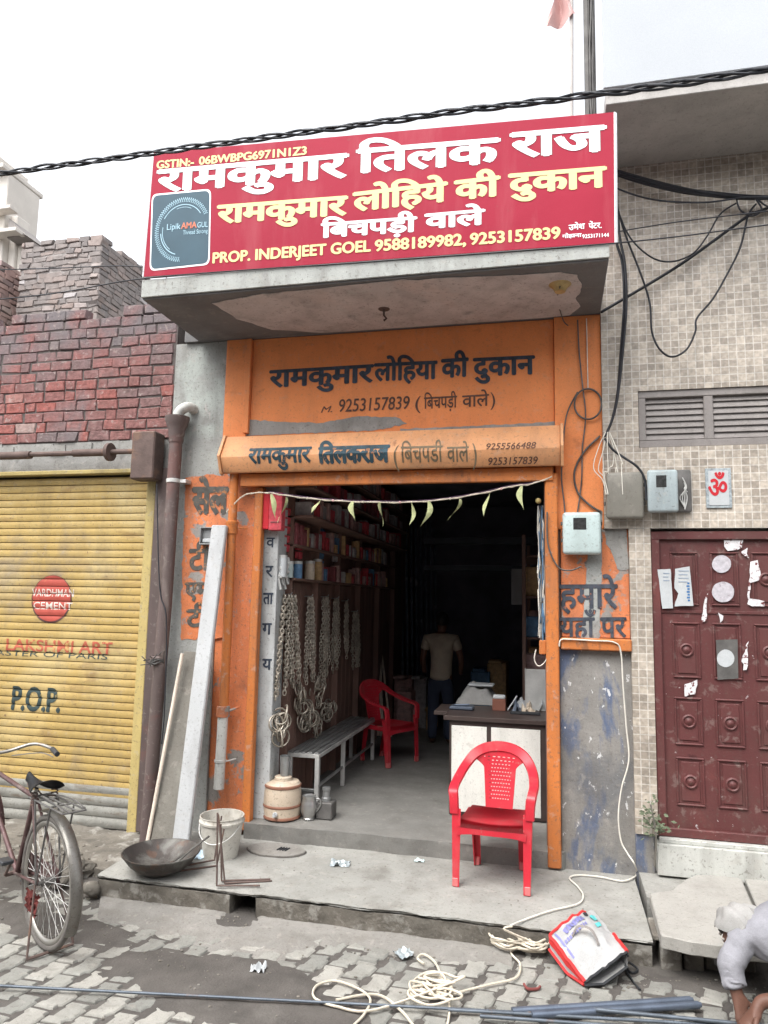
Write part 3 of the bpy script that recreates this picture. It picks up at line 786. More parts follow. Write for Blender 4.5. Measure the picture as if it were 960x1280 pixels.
# painted writing
m_smear = M('ghost lettering on the patch', (.09, .085, .075), .75, var=.4, vs=14, layers=[dict(c=(.42, .18, .07), s=18, t=.57, soft=.05, w=.8)])
Y_ = WY+.0095
sign(fas, m_navy, [('रामकुमार', onY(337, 484, Y_), onY(466, 477, Y_), .135, dict(bold=.028, off=.010)),
                   ('लोहिया', onY(468, 476, Y_), onY(546, 473, Y_), .135, dict(bold=.028, off=.010)),
                   ('की', onY(552, 472, Y_), onY(585, 470, Y_), .14, dict(bold=.028, off=.010)),
                   ('दुकान', onY(592, 470, Y_), onY(668, 467, Y_), .135, dict(bold=.028, off=.010))])
sign(fas, m_faint, [('M.', onY(401, 516, Y_), onY(415, 515, Y_), .05, dict(latin=True, slant=.3)),
                    ('9253157839', onY(423, 515, Y_), onY(511, 511, Y_), .10, dict(latin=True, bold=.012, slant=.1)),
                    ('(', onY(519, 512, Y_), onY(526, 511, Y_), .10, dict(latin=True)),
                    ('बिचपड़ी', onY(530, 511, Y_), onY(571, 509, Y_), .088, dict(bold=.015)),
                    ('वाले', onY(578, 509, Y_), onY(611, 507, Y_), .088, dict(bold=.015)),
                    (')', onY(613, 507, Y_), onY(619, 507, Y_), .10, dict(latin=True))])
Yp = WY-.001
sign(pier, m_smear, [('सेल', onY(240, 641, Yp), onY(284, 641, Yp), .20, dict(bold=.05, off=.01)),
                   ('टी', onY(236, 712, Yp), onY(262, 712, Yp), .16, dict(bold=.03, off=.01)),
                   ('एम', onY(231, 746, Yp), onY(262, 746, Yp), .11, dict(bold=.03, off=.01)),
                   ('टी', onY(233, 783, Yp), onY(260, 783, Yp), .13, dict(bold=.03, off=.01))])
Yq = WY-.019
sign(rp2, m_ghost, [('हमारे', onY(700, 760, Yq-.003), onY(772, 760, Yq-.003), .16, dict(bold=.018, off=.008)),
                    ('यहाँ पर', onY(700, 796, Yq-.003), onY(783, 796, Yq-.003), .13, dict(bold=.018, off=.008))])
# canopy slab
CY0 = 4.425
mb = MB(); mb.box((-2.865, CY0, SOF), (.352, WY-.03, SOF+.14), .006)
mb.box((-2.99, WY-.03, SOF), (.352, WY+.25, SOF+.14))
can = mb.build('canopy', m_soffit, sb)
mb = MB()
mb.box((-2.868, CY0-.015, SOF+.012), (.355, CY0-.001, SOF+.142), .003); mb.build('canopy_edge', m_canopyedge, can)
pp = [(266, 378), (285, 374), (300, 372), (330, 366), (390, 361), (470, 352), (560, 346), (640, 343), (700, 339), (722, 343), (727, 358), (720, 372), (725, 382), (712, 393), (640, 402), (560, 406), (480, 411), (400, 415), (340, 411), (296, 398)]
pts = []
for k in range(len(pp)):
    p, q = pp[k], pp[(k+1) % len(pp)]
    for j in range(5):
        w = onZ(lerp(p[0], q[0], j/5), lerp(p[1], q[1], j/5), SOF); w.x += .02*nz(w.x*12, w.y*12); w.y = min(WY-.032, w.y+.02*nz(w.x*14, w.y*14, 4)); w.z = SOF-.002
        pts.append(w)
mb = MB(); mb.prism(pts, (0, 0, -.004)); mb.build('plaster_patch', m_soffitpatch, can, smooth=0)
mb = MB(); mb.lathe([(0, -.05), (.035, -.05), (.05, -.02), (.075, 0)], onZ(700, 356, SOF-.006), 14); lf = mb.build('lamp_holder', m_goldpot, can)
mb = MB(); a = onZ(480, 386, SOF-.004); mb.tube([a, a+Vector((0, 0, -.05)), a+Vector((.02, 0, -.075)), a+Vector((0, 0, -.09))], .008, 6); mb.lathe([(0, -.006), (.04, -.006), (.045, 0)], a, 12); mb.build('fan_hook', m_rust, can)
# parapet behind the sign, roof, inside walls
panel('parapet', m_cement, -2.95, .35, SOF+.142, 4.75, y=WY)
mb = MB(); mb.box((-3.0, 5.552, 4.0), (.34, 12.2, 4.18)); mb.build('roof', m_cement, sb)
IX0, IX1 = -2.17, .135
mb = MB(); mb.box((-2.6, 5.552, FZ+.002), (IX0, 12, 3.99)); iw = mb.build('inside_wall', m_darkwood, sb)
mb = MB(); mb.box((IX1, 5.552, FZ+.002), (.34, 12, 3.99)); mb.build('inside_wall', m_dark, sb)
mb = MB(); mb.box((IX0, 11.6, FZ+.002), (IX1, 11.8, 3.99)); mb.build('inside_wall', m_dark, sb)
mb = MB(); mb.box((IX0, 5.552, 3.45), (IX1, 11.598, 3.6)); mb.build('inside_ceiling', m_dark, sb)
# rolling shutter hood over the door
HB = 5.285
prof = [(onY(290, 546, 5.17).z, 5.17), (onY(290, 571, 5.075).z, 5.075), (onY(300, 590, 5.13).z, 5.13)]
hx_0, hx_1 = -2.52, .055
Pf = [(HB, prof[0][0]+.004), (5.17, prof[0][0]), (5.075, prof[1][0]), (5.13, prof[2][0]), (5.15, prof[2][0]-.006), (HB, prof[2][0]+.03)]
mb = MB(); mb.prism([(hx_0, y, z) for y, z in Pf], (hx_1-hx_0, 0, 0), bev=.004)
for k in range(5):
    pass
hood = mb.build('shutter_hood', m_orangesteel, sb)
mb = MB()
for x in (hx_0-.012, hx_1+.012):
    mb.prism([(x-.01, y+(-.012 if y < 5.2 else 0), z+(.01 if z > 3 else -.01)) for y, z in Pf], (.02, 0, 0))
mb.build('hood_end', m_orangesteel, hood)
zc = prof[1][0]
def hoodwarp(p):
    if p.z >= zc: y = lerp(5.075, 5.17, min(1, (p.z-zc)/(prof[0][0]-zc)))
    else: y = lerp(5.075, 5.13, (zc-p.z)/(zc-prof[2][0]))
    return Vector((p.x, y, p.z))
def hood_text(txt, p0, p1, h, mat, latin=False, **kw):
    A, B = onY(*p0, 5.09), onY(*p1, 5.09)
    s = h/(CAP_H if latin else DEV_H)
    m_ = (A.z+B.z)/2
    cuts = [(zc-m_)/s, (zc+.02-m_)/s, (zc-.02-m_)/s]
    A.z = B.z = m_
    return (txt, A, B, h, dict(latin=latin, cuts=cuts, warp=hoodwarp, lift=.003, **kw))
m_hoodblue = M('worn teal navy lettering paint', (.035, .07, .09), .6, var=.4, vs=18, layers=[dict(c=(.5, .2, .08), s=20, t=.60, soft=.05, w=.7)])
m_hoodgrey = M('olive grey lettering paint', (.17, .13, .08), .6, var=.3, vs=18)
sign(hood, m_hoodblue, [hood_text('रामकुमार', (311, 578), (388, 578), .115, None, bold=.03, off=.01), hood_text('तिलकराज', (398, 578), (486, 577), .12, None, bold=.05, off=.012)])
sign(hood, m_hoodgrey, [hood_text('(', (492, 580), (498, 580), .14, None, latin=True), hood_text('बिचपडी', (501, 577), (553, 577), .115, None, bold=.015), hood_text('वाले', (559, 577), (586, 576), .105, None, bold=.015), hood_text(')', (590, 578), (596, 578), .14, None, latin=True)])
sign(hood, m_faint, [hood_text('9255566488', (607, 562), (669, 561), .048, None, latin=True, slant=.2, bold=.01), hood_text('9253157839', (609, 580), (671, 579), .048, None, latin=True, slant=.2, bold=.01)])
mb = MB(); mb.box((-2.40, 5.20, 2.80), (.005, 5.245, 2.90), .006); mb.box((-2.36, 5.255, 2.86), (.0, 5.30, 2.95), .006)
mb.build('shutter_bottom_bar', m_orangewood, hood)
mb = MB(); mb.box((-2.298, 5.31, 2.9), (.02, 5.55, 3.2)); mb.build('lintel', m_orangewood, sb)
# door posts
mb = MB(); a = onY(684, 620, 5.23); b = onY(701, 620, 5.23)
mb.box((-.055, 5.215, .165), (.034, 5.28, 2.86), .008)
mb.build('door_post', m_orangewood, sb)
mb = MB(); mb.box((-.062, 5.30, .28), (.05, 5.55, 2.9), .006); mb.build('door_post', m_darkwood, sb)
mb = MB(); mb.box((-2.298, 5.26, .2), (-2.232, 5.33, 2.80), .006); mb.build('door_post', m_orangewood, sb)
JY = 5.36
ja, jb = onY(327, 700, JY).x, onY(347, 700, JY).x
jw = panel('jamb', m_jambwhite, ja, jb, FZ-.06, 2.93, y=JY, dep=.19)
sign(jw, m_navy, [('व', onY(333, 684, JY-.001), onY(343, 684, JY-.001), .075, dict(bold=.02)), ('र', onY(332, 721, JY-.001), onY(341, 721, JY-.001), .085, dict(bold=.02)),
                  ('ता', onY(329, 755, JY-.001), onY(341, 755, JY-.001), .085, dict(bold=.03)), ('ग', onY(328, 793, JY-.001), onY(339, 793, JY-.001), .085, dict(bold=.03)), ('य', onY(328, 837, JY-.001), onY(339, 837, JY-.001), .08, dict(bold=.03))])

# ------------------------------------------------------------------ the tiled building on the right
tb = empty('tiled_building', (2, 5.3, 0), 'mosaic tiled house with a maroon panelled door and grey balcony', 'house')
TY = 5.245
vx0, vz0, vz1 = .595, 3.03, 3.44
mb = MB()
mb.box((.352, TY, 2.461), (vx0, TY+.3, 5.15)); mb.box((vx0, TY, 2.461), (6, TY+.3, vz0)); mb.box((vx0, TY, vz1), (6, TY+.3, 5.15))
mb.box((.513, TY, .43), (.655, TY+.3, 2.459))
mb.build('tiled_wall', m_tile, tb)
mb = MB(); mb.box((.36, TY+.301, .0), (6, TY+5, 5.15)); mb.build('rear_walls', m_grey, tb)
# ventilator window with louvres
ven = MB()
def frame_rect(m_, x0, x1, z0, z1, w, y0, y1, bev=.004):
    m_.box((x0, y0, z0), (x1, y1, z0+w), bev); m_.box((x0, y0, z1-w), (x1, y1, z1), bev)
    m_.box((x0, y0, z0+w), (x0+w, y1, z1-w), bev); m_.box((x1-w, y0, z0+w), (x1, y1, z1-w), bev)
frame_rect(ven, vx0+.001, 2.35, vz0+.001, vz1-.001, .05, TY+.012, TY+.1)
for k in range(3): ven.box((1.03+k*.45, TY+.014, vz0+.051), (1.09+k*.45, TY+.1, vz1-.051), .004)
win = ven.build('ventilator_window', m_ventpaint, tb)
mb = MB()
for k in range(7):
    z = vz0+.06+k*.044
    mb.prism([(vx0+.052, TY+.030, z), (vx0+.052, TY+.034, z-.004), (vx0+.052, TY+.052, z+.044), (vx0+.052, TY+.048, z+.048)], (1.7, 0, 0))
mb.build('louvre', m_ventpaint, win)
mb = MB(); mb.box((vx0+.01, TY+.12, vz0+.01), (2.34, TY+.13, vz1-.01)); mb.build('pane', m_ventpaint, win)
# balcony slab and its white front
BY = 4.52
mb = MB(); mb.box((.36, BY, 5.152), (6, TY+.3, 5.27), .004)
bal = mb.build('balcony', m_balcony, tb)
mb = MB(); mb.box((.345, BY-.03, 5.25), (6, BY-.002, 8.6), .003); mb.build('balcony_front', m_white, bal)
# maroon steel door
DY = 5.285
door = MB()
DX0, DZ0, DZ1 = .657, .425, 2.44
DX1 = 2.05
door.box((DX0, DY, DZ0), (DX1, DY+.04, DZ1), .004)
frame_rect(door, DX0+.001, DX1-.001, DZ0+.001, DZ1-.001, .055, DY-.028, DY+.001)
def dpan(m_, px0, px1, py0, py1, knob=True):
    a, b = onY(px0, py0, DY), onY(px1, py1, DY)
    x0, x1, z1, z0 = a.x, b.x, a.z, b.z
    # raised moulding with a field inside
    w = .014
    frame_rect(m_, x0, x1, z0, z1, w, DY-.011, DY+.001, .005)
    m_.box((x0+.028, DY-.006, z0+.028), (x1-.028, DY+.001, z1-.028), .006)
    if knob:
        c = Vector(((x0+x1)/2, DY-.005, (z0+z1)/2))
        Mr = Matrix.Translation(c) @ Matrix.Rotation(R(90), 4, 'X')
        m_.lathe([(.044, -.002), (.044, .008), (.036, .013), (.03, .008), (.03, .004), (.02, .006), (.01, .014), (0, .017)], (0, 0, 0), 18, M=Mr)
rowsy = [(690, 757), (778, 848), (872, 932), (947, 1008)]
colsx = [[(841, 872), (842, 875), (848, 878), (850, 884)], [(890, 919), (891, 921), (894, 931), (898, 934)], [(938, 968), (939, 970), (941, 985), (945, 985)]]
# use straight columns
cx = [(onY(842, 860, DY).x, onY(877, 860, DY).x), (onY(893, 860, DY).x, onY(928, 860, DY).x), (onY(942, 860, DY).x, onY(977, 860, DY).x)]
wcol = cx[0][1]-cx[0][0]
gapc = cx[1][0]-cx[0][0]
for r_, (ya, yb) in enumerate(rowsy):
    za, zb = onY(870, ya, DY).z, onY(870, yb, DY).z
    for c_ in range(5):
        x0 = cx[0][0]+c_*gapc
        if x0+wcol > DX1-.06: continue
        w = .014
        frame_rect(door, x0, x0+wcol, zb, za, w, DY-.012, DY+.001, .005)
        door.box((x0+.03, DY-.007, zb+.03), (x0+wcol-.03, DY+.001, za-.03), .006)
        if c_ == 1 and r_ < 2: continue
        c = Vector((x0+wcol/2, DY-.006, (za+zb)/2))
        Mr = Matrix.Translation(c) @ Matrix.Rotation(R(90), 4, 'X')
        door.lathe([(.046, -.002), (.046, .008), (.037, .014), (.03, .008), (.03, .003), (.022, .005), (.012, .014), (0, .018)], (0, 0, 0), 18, M=Mr)
door.box((DX0+.056, DY-.008, onY(870, 767, DY).z), (DX1-.056, DY+.001, onY(870, 763, DY).z), .003)
dr = door.build('door', m_maroon, tb)
def door_patch(poly, mat, name, y=DY-.0145, rag=.006): return skin(poly, y, mat, dr, name, t=.001, rag=rag)
def disc_px(cx_, cy_, rx, ry, n=22): return [(cx_+rx*math.cos(2*math.pi*k/n), cy_+ry*math.sin(2*math.pi*k/n)) for k in range(n)]
door_patch(disc_px(902, 705, 12, 11), m_sticker, 'round_sticker', rag=.003)
door_patch(disc_px(904, 740, 14, 13), m_sticker, 'round_sticker', rag=.003)
door_patch([(895, 800), (922, 799), (923, 848), (897, 850)], m_grime, 'paper_scrap', rag=.002)
door_patch(disc_px(907, 823, 11, 11), m_paper, 'round_sticker', y=DY-.017, rag=.003)
for q in ([(904, 676), (930, 674), (928, 685), (908, 688)], [(878, 760), (884, 740), (883, 775), (877, 778)], [(938, 702), (948, 700), (952, 722), (940, 730), (936, 748), (956, 752), (955, 757), (934, 756)], [(856, 855), (872, 850), (870, 868), (855, 870)], [(928, 820), (936, 800), (934, 838), (929, 838)], [(897, 765), (905, 770), (900, 780)], [(926, 690), (934, 685), (936, 698)]):
    door_patch(q, m_scuff, 'sticker_residue', rag=.014)
# two torn halves of a notice
n1 = door_patch([(822, 712), (838, 711), (840, 736), (841, 760), (828, 761)], m_paper, 'torn_notice', y=DY-.030, rag=.004)
n2 = door_patch([(844, 711), (862, 708), (867, 757), (843, 758), (848, 742), (843, 735)], m_paper, 'torn_notice', y=DY-.030, rag=.004)
m_print = M('faint notice print', (.28, .33, .4), .7, var=.2, fine=0)
for (x0, x1, y0, n) in ((829, 837, 716, 3), (848, 861, 713, 4)):
    mb = MB()
    for k in range(n):
        a, b = onY(x0, y0+k*4.5, DY-.031), onY(x1-1.5*(k % 2), y0+k*4.5+1.4, DY-.031)
        mb.box((a.x, DY-.0318, b.z), (b.x, DY-.0308, a.z))
    mb.build('notice_print', m_print, n1 if n == 3 else n2)
mb = MB(); a = onY(859, 728, DY-.031); b = onY(862, 753, DY-.031)
for k in range(7):
    z = lerp(a.z, b.z, k/7); mb.box((a.x-.005*(k % 2), DY-.0318, z-.012), (a.x+.014, DY-.0308, z))
mb.build('notice_print', M('blue notice print', (.05, .15, .33), .7, fine=0), n2)
# marble sill
mb = MB(); mb.box((.64, 5.19, .20), (3.2, 5.34, .395), .004)
for x in (.93, 1.5): pass
mb.box((.66, 5.215, .395), (3.2, 5.36, .423), .004)
mb.build('door_sill', m_marble, tb)
mb = MB(); mb.box((.515, 5.262, .05), (.638, 5.5, .428), .01); mb.build('foot_of_pilaster', m_lowpier, tb)

# ------------------------------------------------------------------ houses behind the brick shop
def far_house():
    FY = 9.2
    a, b = onY(26, 325, FY), onY(128, 293, FY)
    h = empty('brick_house', (a.x, FY, 0), 'roofless grey brick block rising behind the red brick wall', 'house')
    top = b.z
    mb = MB(); rn = []
    def sk(p, q, z):
        return z > (top-3.2)-.30-.001 and p < .22+.06*math.sin(z*20) and z > (top-.42-3.2)+.0 and False
    brick_wall(mb, rn, (a.x, FY, 3.4), (1, 0, 0), (0, -1, 0), b.x-a.x, top-3.4, bl=.23, bh=.09, dep=.15, jit=2.2, top_rag=.35)
    brick_wall(mb, rn, (b.x, FY, 3.4), (0, 1, 0), (1, 0, 0), 3.2, top-3.4, bl=.23, bh=.09, dep=.15, jit=2.2, top_rag=.15)
    o = mb.build('brick_wall', m_brickgrey, h, smooth=30); set_rnd(o, rn)
    mb = MB(); mb.box((a.x+.02, FY+.012, 0), (b.x-.012, FY+3.2, top-.1)); mb.build('core', m_mortarlight, h)
    # side wall nearer the camera, its long face seen obliquely
    wx = a.x-.35
    e0, e1 = onX(0, 313, wx), onX(74, 384, wx)
    h2 = empty('brick_boundary_wall', (wx, 7, 0), 'pale pink brick wall running back from the red brick wall', 'wall')
    zt = (e0.z+e1.z)/2
    mb = MB(); rn = []
    brick_wall(mb, rn, (wx, 5.6, 3.6), (0, 1, 0), (1, 0, 0), 6.2, zt-3.6, bl=.23, bh=.09, dep=.1, jit=2, top_rag=.1)
    o = mb.build('brick_wall', m_brickpink, h2, smooth=30); set_rnd(o, rn)
    mb = MB(); mb.box((wx-.25, 5.6, 0), (wx-.012, 11.8, zt-.05)); mb.build('core', m_mortar, h2)
far_house()
cr = empty('cream_house', (-14, 15, 0), 'tall pale cream house far off at the left edge', 'house')
CX = onY(17, 205, 15).x
czt = onY(4, 195, 15).z
zt1, zt2, zt3 = onY(10, 216, 15).z, onY(30, 262, 15).z, onY(47, 290, 15).z
mb = MB()
mb.box((CX-6, 15, 0), (CX-.12, 16.2, zt1), .02)
wl_ = mb.build('wall', m_fardwell, cr)
mb = MB()
mb.box((CX-6, 14.75, zt1), (CX-.1, 16.3, zt1+.14), .02); mb.box((CX-6, 14.8, zt1+.14), (CX-.55, 16.2, zt1+.6), .02)
mb.box((CX-6, 14.7, zt2-.1), (CX+.28, 15, zt2), .01); mb.box((CX-6, 14.65, zt3-.1), (CX+.55, 15, zt3), .01)
mb.build('ledge', m_fardwell, cr)
mb = MB(); mb.prism([(CX+.09, 14.9, zt2-.25), (CX+.62, 14.9, zt2-.75), (CX+.09, 14.9, zt2-.8)], (0, 1.0, 0)); mb.build('awning', m_ventpaint, cr)
mb = MB(); mb.box((CX-.119, 15.2, 0), (CX+.08, 15.7, zt2), .02); mb.box((CX+.081, 15.3, 0), (CX+.55, 15.9, zt3-.12), .02); mb.build('wing', m_fardwell, cr)
mb = MB(); mb.box((CX-3, 14.95, 8.2), (CX-.5, 14.995, 9.4), .01); mb.build('window', m_ventpaint, cr)
# ------------------------------------------------------------------ houses across the lane (behind the viewer): they close the lane and shade it
op = empty('opposite_house', (0, -3.2, 0), 'plain plastered row of houses across the lane', 'house')
mb = MB(); mb.box((-16, -8, -.02), (16, -3.2, 6.2)); mb.build('wall', m_grey, op)
mb = MB()
for k in range(7): mb.box((-12+k*4, -3.2, 0), (-10.2+k*4, -3.15, 2.3), .01)
mb.build('door', m_darkwood, op)

# ------------------------------------------------------------------ the red shop sign
SY = 4.395
tl, tr, bl_, br_ = onY(192, 191, SY), onY(768, 140, SY), onY(179, 346, SY), onY(769, 303, SY)
sg = empty('shop_sign', ((bl_.x+br_.x)/2, SY, bl_.z), 'long red shop sign with white and cream Hindi lettering above the canopy', 'sign')
mb = MB(); mb.prism([tl, tr, br_, bl_], (0, .035, 0))
board = mb.build('board', m_signred, sg, smooth=0)
mb = MB()
for (a, b, w) in ((tr, br_, .016), (tl, bl_, .016), (tl, tr, .008), (bl_, br_, .008)):
    mb.tube([a+Vector((0, .012, 0)), b+Vector((0, .012, 0))], w, 4)
mb.build('frame', m_alu, sg, smooth=0)
for t in (.1, .5, .9):
    p = bl_.lerp(br_, t)
    mb = MB(); mb.tube([p+Vector((0, .05, .7)), p+Vector((0, .45, .38)), p+Vector((0, .85, .1))], .012, 6); mb.build('stay', m_rust, sg)
S = SY-.0005
def both(items, mat, shadow, shift=None):
    sign(board, shadow, [(t, a, b, h, dict(k, bold=k.get('bold', 0)+.008, lift=.0003)) for t, a, b, h, k in items])
    return sign(board, mat, [(t, a, b, h, dict(k, lift=.0016)) for t, a, b, h, k in items])
def sp(x, y): return onY(x, y, S)
big = dict(bold=.036, off=.006)
both([('रामकुमार', sp(197, 240), sp(433, 221), .165, big), ('तिलक', sp(447, 216), sp(623, 203), .165, big), ('राज', sp(640, 197), sp(756, 188), .165, big)], m_signwhite, m_signshadow)
mid = dict(bold=.032, off=.012)
both([('रामकुमार', sp(272, 279), sp(433, 268), .128, mid), ('लोहिये', sp(442, 264), sp(558, 251), .128, mid), ('की', sp(569, 250), sp(624, 244), .128, mid), ('दुकान', sp(637, 242), sp(757, 233), .128, mid)], m_signcream, m_signgreen)
sm = dict(bold=.035, off=.01)
both([('बिचपड़ी', sp(402, 297), sp(520, 289), .098, sm), ('वाले', sp(532, 286), sp(605, 280), .098, sm)], m_signwhite, m_signshadow, (.02, -.01))
lat = dict(latin=True, bold=.03, off=.008)
both([('GSTIN:-', sp(196, 211), sp(242, 207), .058, lat), ('06BWBPG6971N1Z3', sp(249, 206), sp(383, 193), .058, lat)], m_signcream, m_signgreen, (.012, -.012))
both([('PROP. INDERJEET GOEL', sp(266, 329), sp(463, 314), .075, lat), ('9588189982,', sp(469, 314), sp(582, 306), .075, lat), ('9253157839', sp(588, 306), sp(700, 298), .075, lat)], m_signcream, m_signgreen, (.012, -.012))
sign(board, m_signwhite, [('उमेश', sp(711, 288), sp(731, 286), .034, dict(bold=.03)), ('पेंटर.', sp(736, 286), sp(752, 285), .034, dict(bold=.03)), ('गोहाना', sp(703, 298), sp(727, 296), .022, dict(bold=.03)), ('9253171144', sp(728, 298), sp(761, 296), .024, dict(latin=True, bold=.03))])
# emblem panel
def rrect(p00, p10, p11, p01, rad=.09, n=5):
    pts = []
    P = [p00, p10, p11, p01]
    for k in range(4):
        p, a, b = P[k], P[k-1], P[(k+1) % 4]
        va, vb = p.lerp(a, rad), p.lerp(b, rad)
        for j in range(n+1):
            t = j/n; pts.append((va.lerp(p, t)).lerp(p.lerp(vb, t), t))
    return pts
q = [sp(190, 243), sp(264, 236), sp(262, 331), sp(187, 339)]
em = MB(); em.prism([p+Vector((0, -.0016, 0)) for p in rrect(*q)], (0, .001, 0)); em.build('emblem_border', m_signwhite, board, smooth=0)
qc = (q[0]+q[1]+q[2]+q[3])/4
em = MB(); em.prism([p+Vector((0, -.003, 0)) for p in rrect(*[qc+(p-qc)*.955 for p in q])], (0, .001, 0)); embl = em.build('emblem', m_logoblue, board, smooth=0)
c = sp(228, 287); c.y -= .0042
rx = (sp(263, 287)-sp(193, 287)).length/2*.93
em = MB()
def ring(r0, r1, a0, a1, n, y=0):
    for k in range(n):
        t0, t1 = lerp(a0, a1, k/n), lerp(a0, a1, (k+.97)/n)
        em.face([c+Vector((r*math.cos(t)*1.0, y, r*math.sin(t)*1.12)) for r, t in ((r0, t0), (r1, t0), (r1, t1), (r0, t1))])
ring(rx*.80, rx*.825, R(35), R(150), 30); ring(rx*.80, rx*.83, R(185), R(255), 24); ring(rx*.74, rx*.76, R(170), R(235), 20); ring(rx*.72, rx*.735, R(65), R(110), 12)
for k in range(56):
    a = R(28)+k*R(242)/56
    for s_ in (-1, 1):
        p, q_ = rx*.90, rx*1.05
        em.face([c+Vector((r*math.cos(t), -.0001*k % .0004, r*math.sin(t)*1.12)) for r, t in ((p, a-s_*.025), (q_, a+s_*.03), (q_, a+s_*.045), (p, a-s_*.01))])
em.build('emblem_ring', m_logoice, embl, smooth=0)
sign(embl, m_logoice, [('Lipik', sp(209, 288)+Vector((0, -.004, 0)), sp(226, 286.5)+Vector((0, -.004, 0)), .045, dict(latin=True)), ('GUL', sp(247, 285)+Vector((0, -.004, 0)), sp(260, 284)+Vector((0, -.004, 0)), .04, dict(latin=True)), ('Thread Strong', sp(229, 294)+Vector((0, -.004, 0)), sp(260, 291.5)+Vector((0, -.004, 0)), .032, dict(latin=True))])
sign(embl, m_logored, [('AMA', sp(227, 286.5)+Vector((0, -.004, 0)), sp(246, 285)+Vector((0, -.004, 0)), .045, dict(latin=True, bold=.03))])

# ------------------------------------------------------------------ mast, flag pole, overhead wires
mast = empty('wire_mast', (onY(738, 100, 4.9).x, 4.9, 4.2), 'dark grey steel mast wrapped in wires above the right end of the sign', 'mast')
mx = onY(739, 100, 4.9)
mb = MB()
mb.box((mx.x-.045, 4.88, 4.19), (mx.x-.015, 4.95, 9.5), .004); mb.box((mx.x-.015, 4.92, 4.19), (mx.x+.035, 4.93, 9.5), .003)
mb.build('post', m_grime, mast)
mb = MB()
for k in range(5):
    mb.tube([(mx.x+.012*math.sin(k*2+i*.7)+.018*nz(k, i*.4), 4.87+.01*k, 4.25+i*.2) for i in range(27)], .006, 5)
mb.build('wire', m_grime, mast)
fx = onY(713, 60, 5.6)
fp = empty('flag_pole', (fx.x, 5.6, 4.18), 'thin pale bamboo pole with a drooping pink flag', 'flag pole')
mb = MB(); mb.tube([(fx.x-.02+.02*k, 5.6, 4.18+k*1.6) for k in range(4)], .017, 7); mb.build('pole', M('pale bamboo', (.5, .47, .45), .8, var=.15), fp)
mb = MB()
ft = onY(716, -40, 5.6); fb = onY(700, 32, 5.6)
mb.grid(lambda u, v: Vector((fx.x+.04-.13*u-.10*v*u+.02*math.sin(v*7+u*4), 5.6+.05*math.sin(u*9+v*3), lerp(ft.z, fb.z+.07, v)-.11*u*v)), 10, 12)
mb.build('flag', m_pinkflag, fp)

def wire(name, label, pts, r=.006, mat=None, cat='cable', n=8, group=None, seg=6):
    mb = MB(); mb.tube(spline(pts, n), r, seg)
    return tag(mb.build(name, mat or m_wire, smooth=60), label, cat, group)
CYW = 3.7
base = [onY(*p, CYW) for p in ((-500, 252), (-200, 241), (0, 217), (190, 191), (330, 172), (450, 156), (580, 138), (700, 124), (830, 107), (960, 87), (1150, 55), (1500, -15))]
base = spline(base, 40)
mb = MB()
dist = 0; ph = []
for i, p in enumerate(base):
    if i: dist += (p-base[i-1]).length
    ph.append(dist)
for k in range(3):
    pts = []
    for p, s in zip(base, ph):
        a = s*2*math.pi/.52 + k*2.1 + .8*nz(s*1.3, k)
        rr = .011*(1+.6*nz(s*2.1, k+5))
        pts.append(p+Vector((0, rr*math.cos(a), rr*1.25*math.sin(a))))
    mb.tube(pts, .0082 if k else .007, 6)
tag(mb.build('overhead_cable', m_wire, smooth=60), 'thick twisted black cable crossing the lane over the top of the red sign', 'cable')
wire('thin_wire', 'thin black wire running along the bottom edge of the red sign', [onY(*p, 4.1) for p in ((-400, 395), (0, 374), (190, 347), (480, 326), (768, 304), (960, 281), (1300, 235))], .004)
wire('thin_wire', 'thin straight wire in front of the grey brick block at the left', [onY(*p, 5.0) for p in ((-400, 341), (0, 337), (180, 334))]+[Vector((-2.9, 4.9, 4.3))], .0045)
wire('thin_wire', 'thin wire stretched just under the grey balcony', [onY(*p, 4.6) for p in ((770, 290), (850, 277), (960, 264), (1300, 225))], .004)
W5 = 5.13
def wpts(L, y=W5): return [onY(*p, y) for p in L]
mb = MB()
for k in range(4):
    mb.tube(spline([p+Vector((0, .012*math.sin(k*1.7), .012*math.cos(k*1.7+i))) for i, p in enumerate(wpts([(740, 205), (790, 222), (850, 237), (900, 244), (960, 247), (1100, 243), (1300, 225)]))], 8), .010, 6)
tag(mb.build('cable_bundle', m_wire, smooth=60), 'heavy black cable bundle drooping across the tiles below the balcony', 'cable')
wire('loose_cable', 'thin black cable sagging right under the heavy bundle', wpts([(742, 218), (775, 237), (820, 250), (880, 253), (930, 247), (980, 246)], 5.11), .0065)
wire('loose_cable', 'black cable loop hanging to mid height and rising to the cable knot', wpts([(758, 215), (775, 270), (790, 300), (815, 322), (840, 327), (866, 317), (884, 295), (900, 268), (920, 254)], 5.15), .006)
wire('loose_cable', 'longest hanging black cable loop reaching down the tiled wall', wpts([(760, 210), (778, 282), (800, 340), (812, 378), (815, 415), (825, 437), (840, 446), (858, 437), (869, 415), (871, 398), (890, 375), (905, 350), (925, 310), (935, 270), (945, 255)], 5.17), .0075)
wire('stay_wire', 'straight taut cable slanting up the tiled wall from the canopy corner', wpts([(752, 390), (762, 384), (850, 331), (935, 270), (955, 262), (1100, 205)], 5.19), .011)
wire('loose_cable', 'short cable coil tangled around the cable knot at the right edge', wpts([(920, 245), (925, 262), (940, 270), (952, 262), (945, 248), (960, 258), (975, 250)], 5.12), .006)
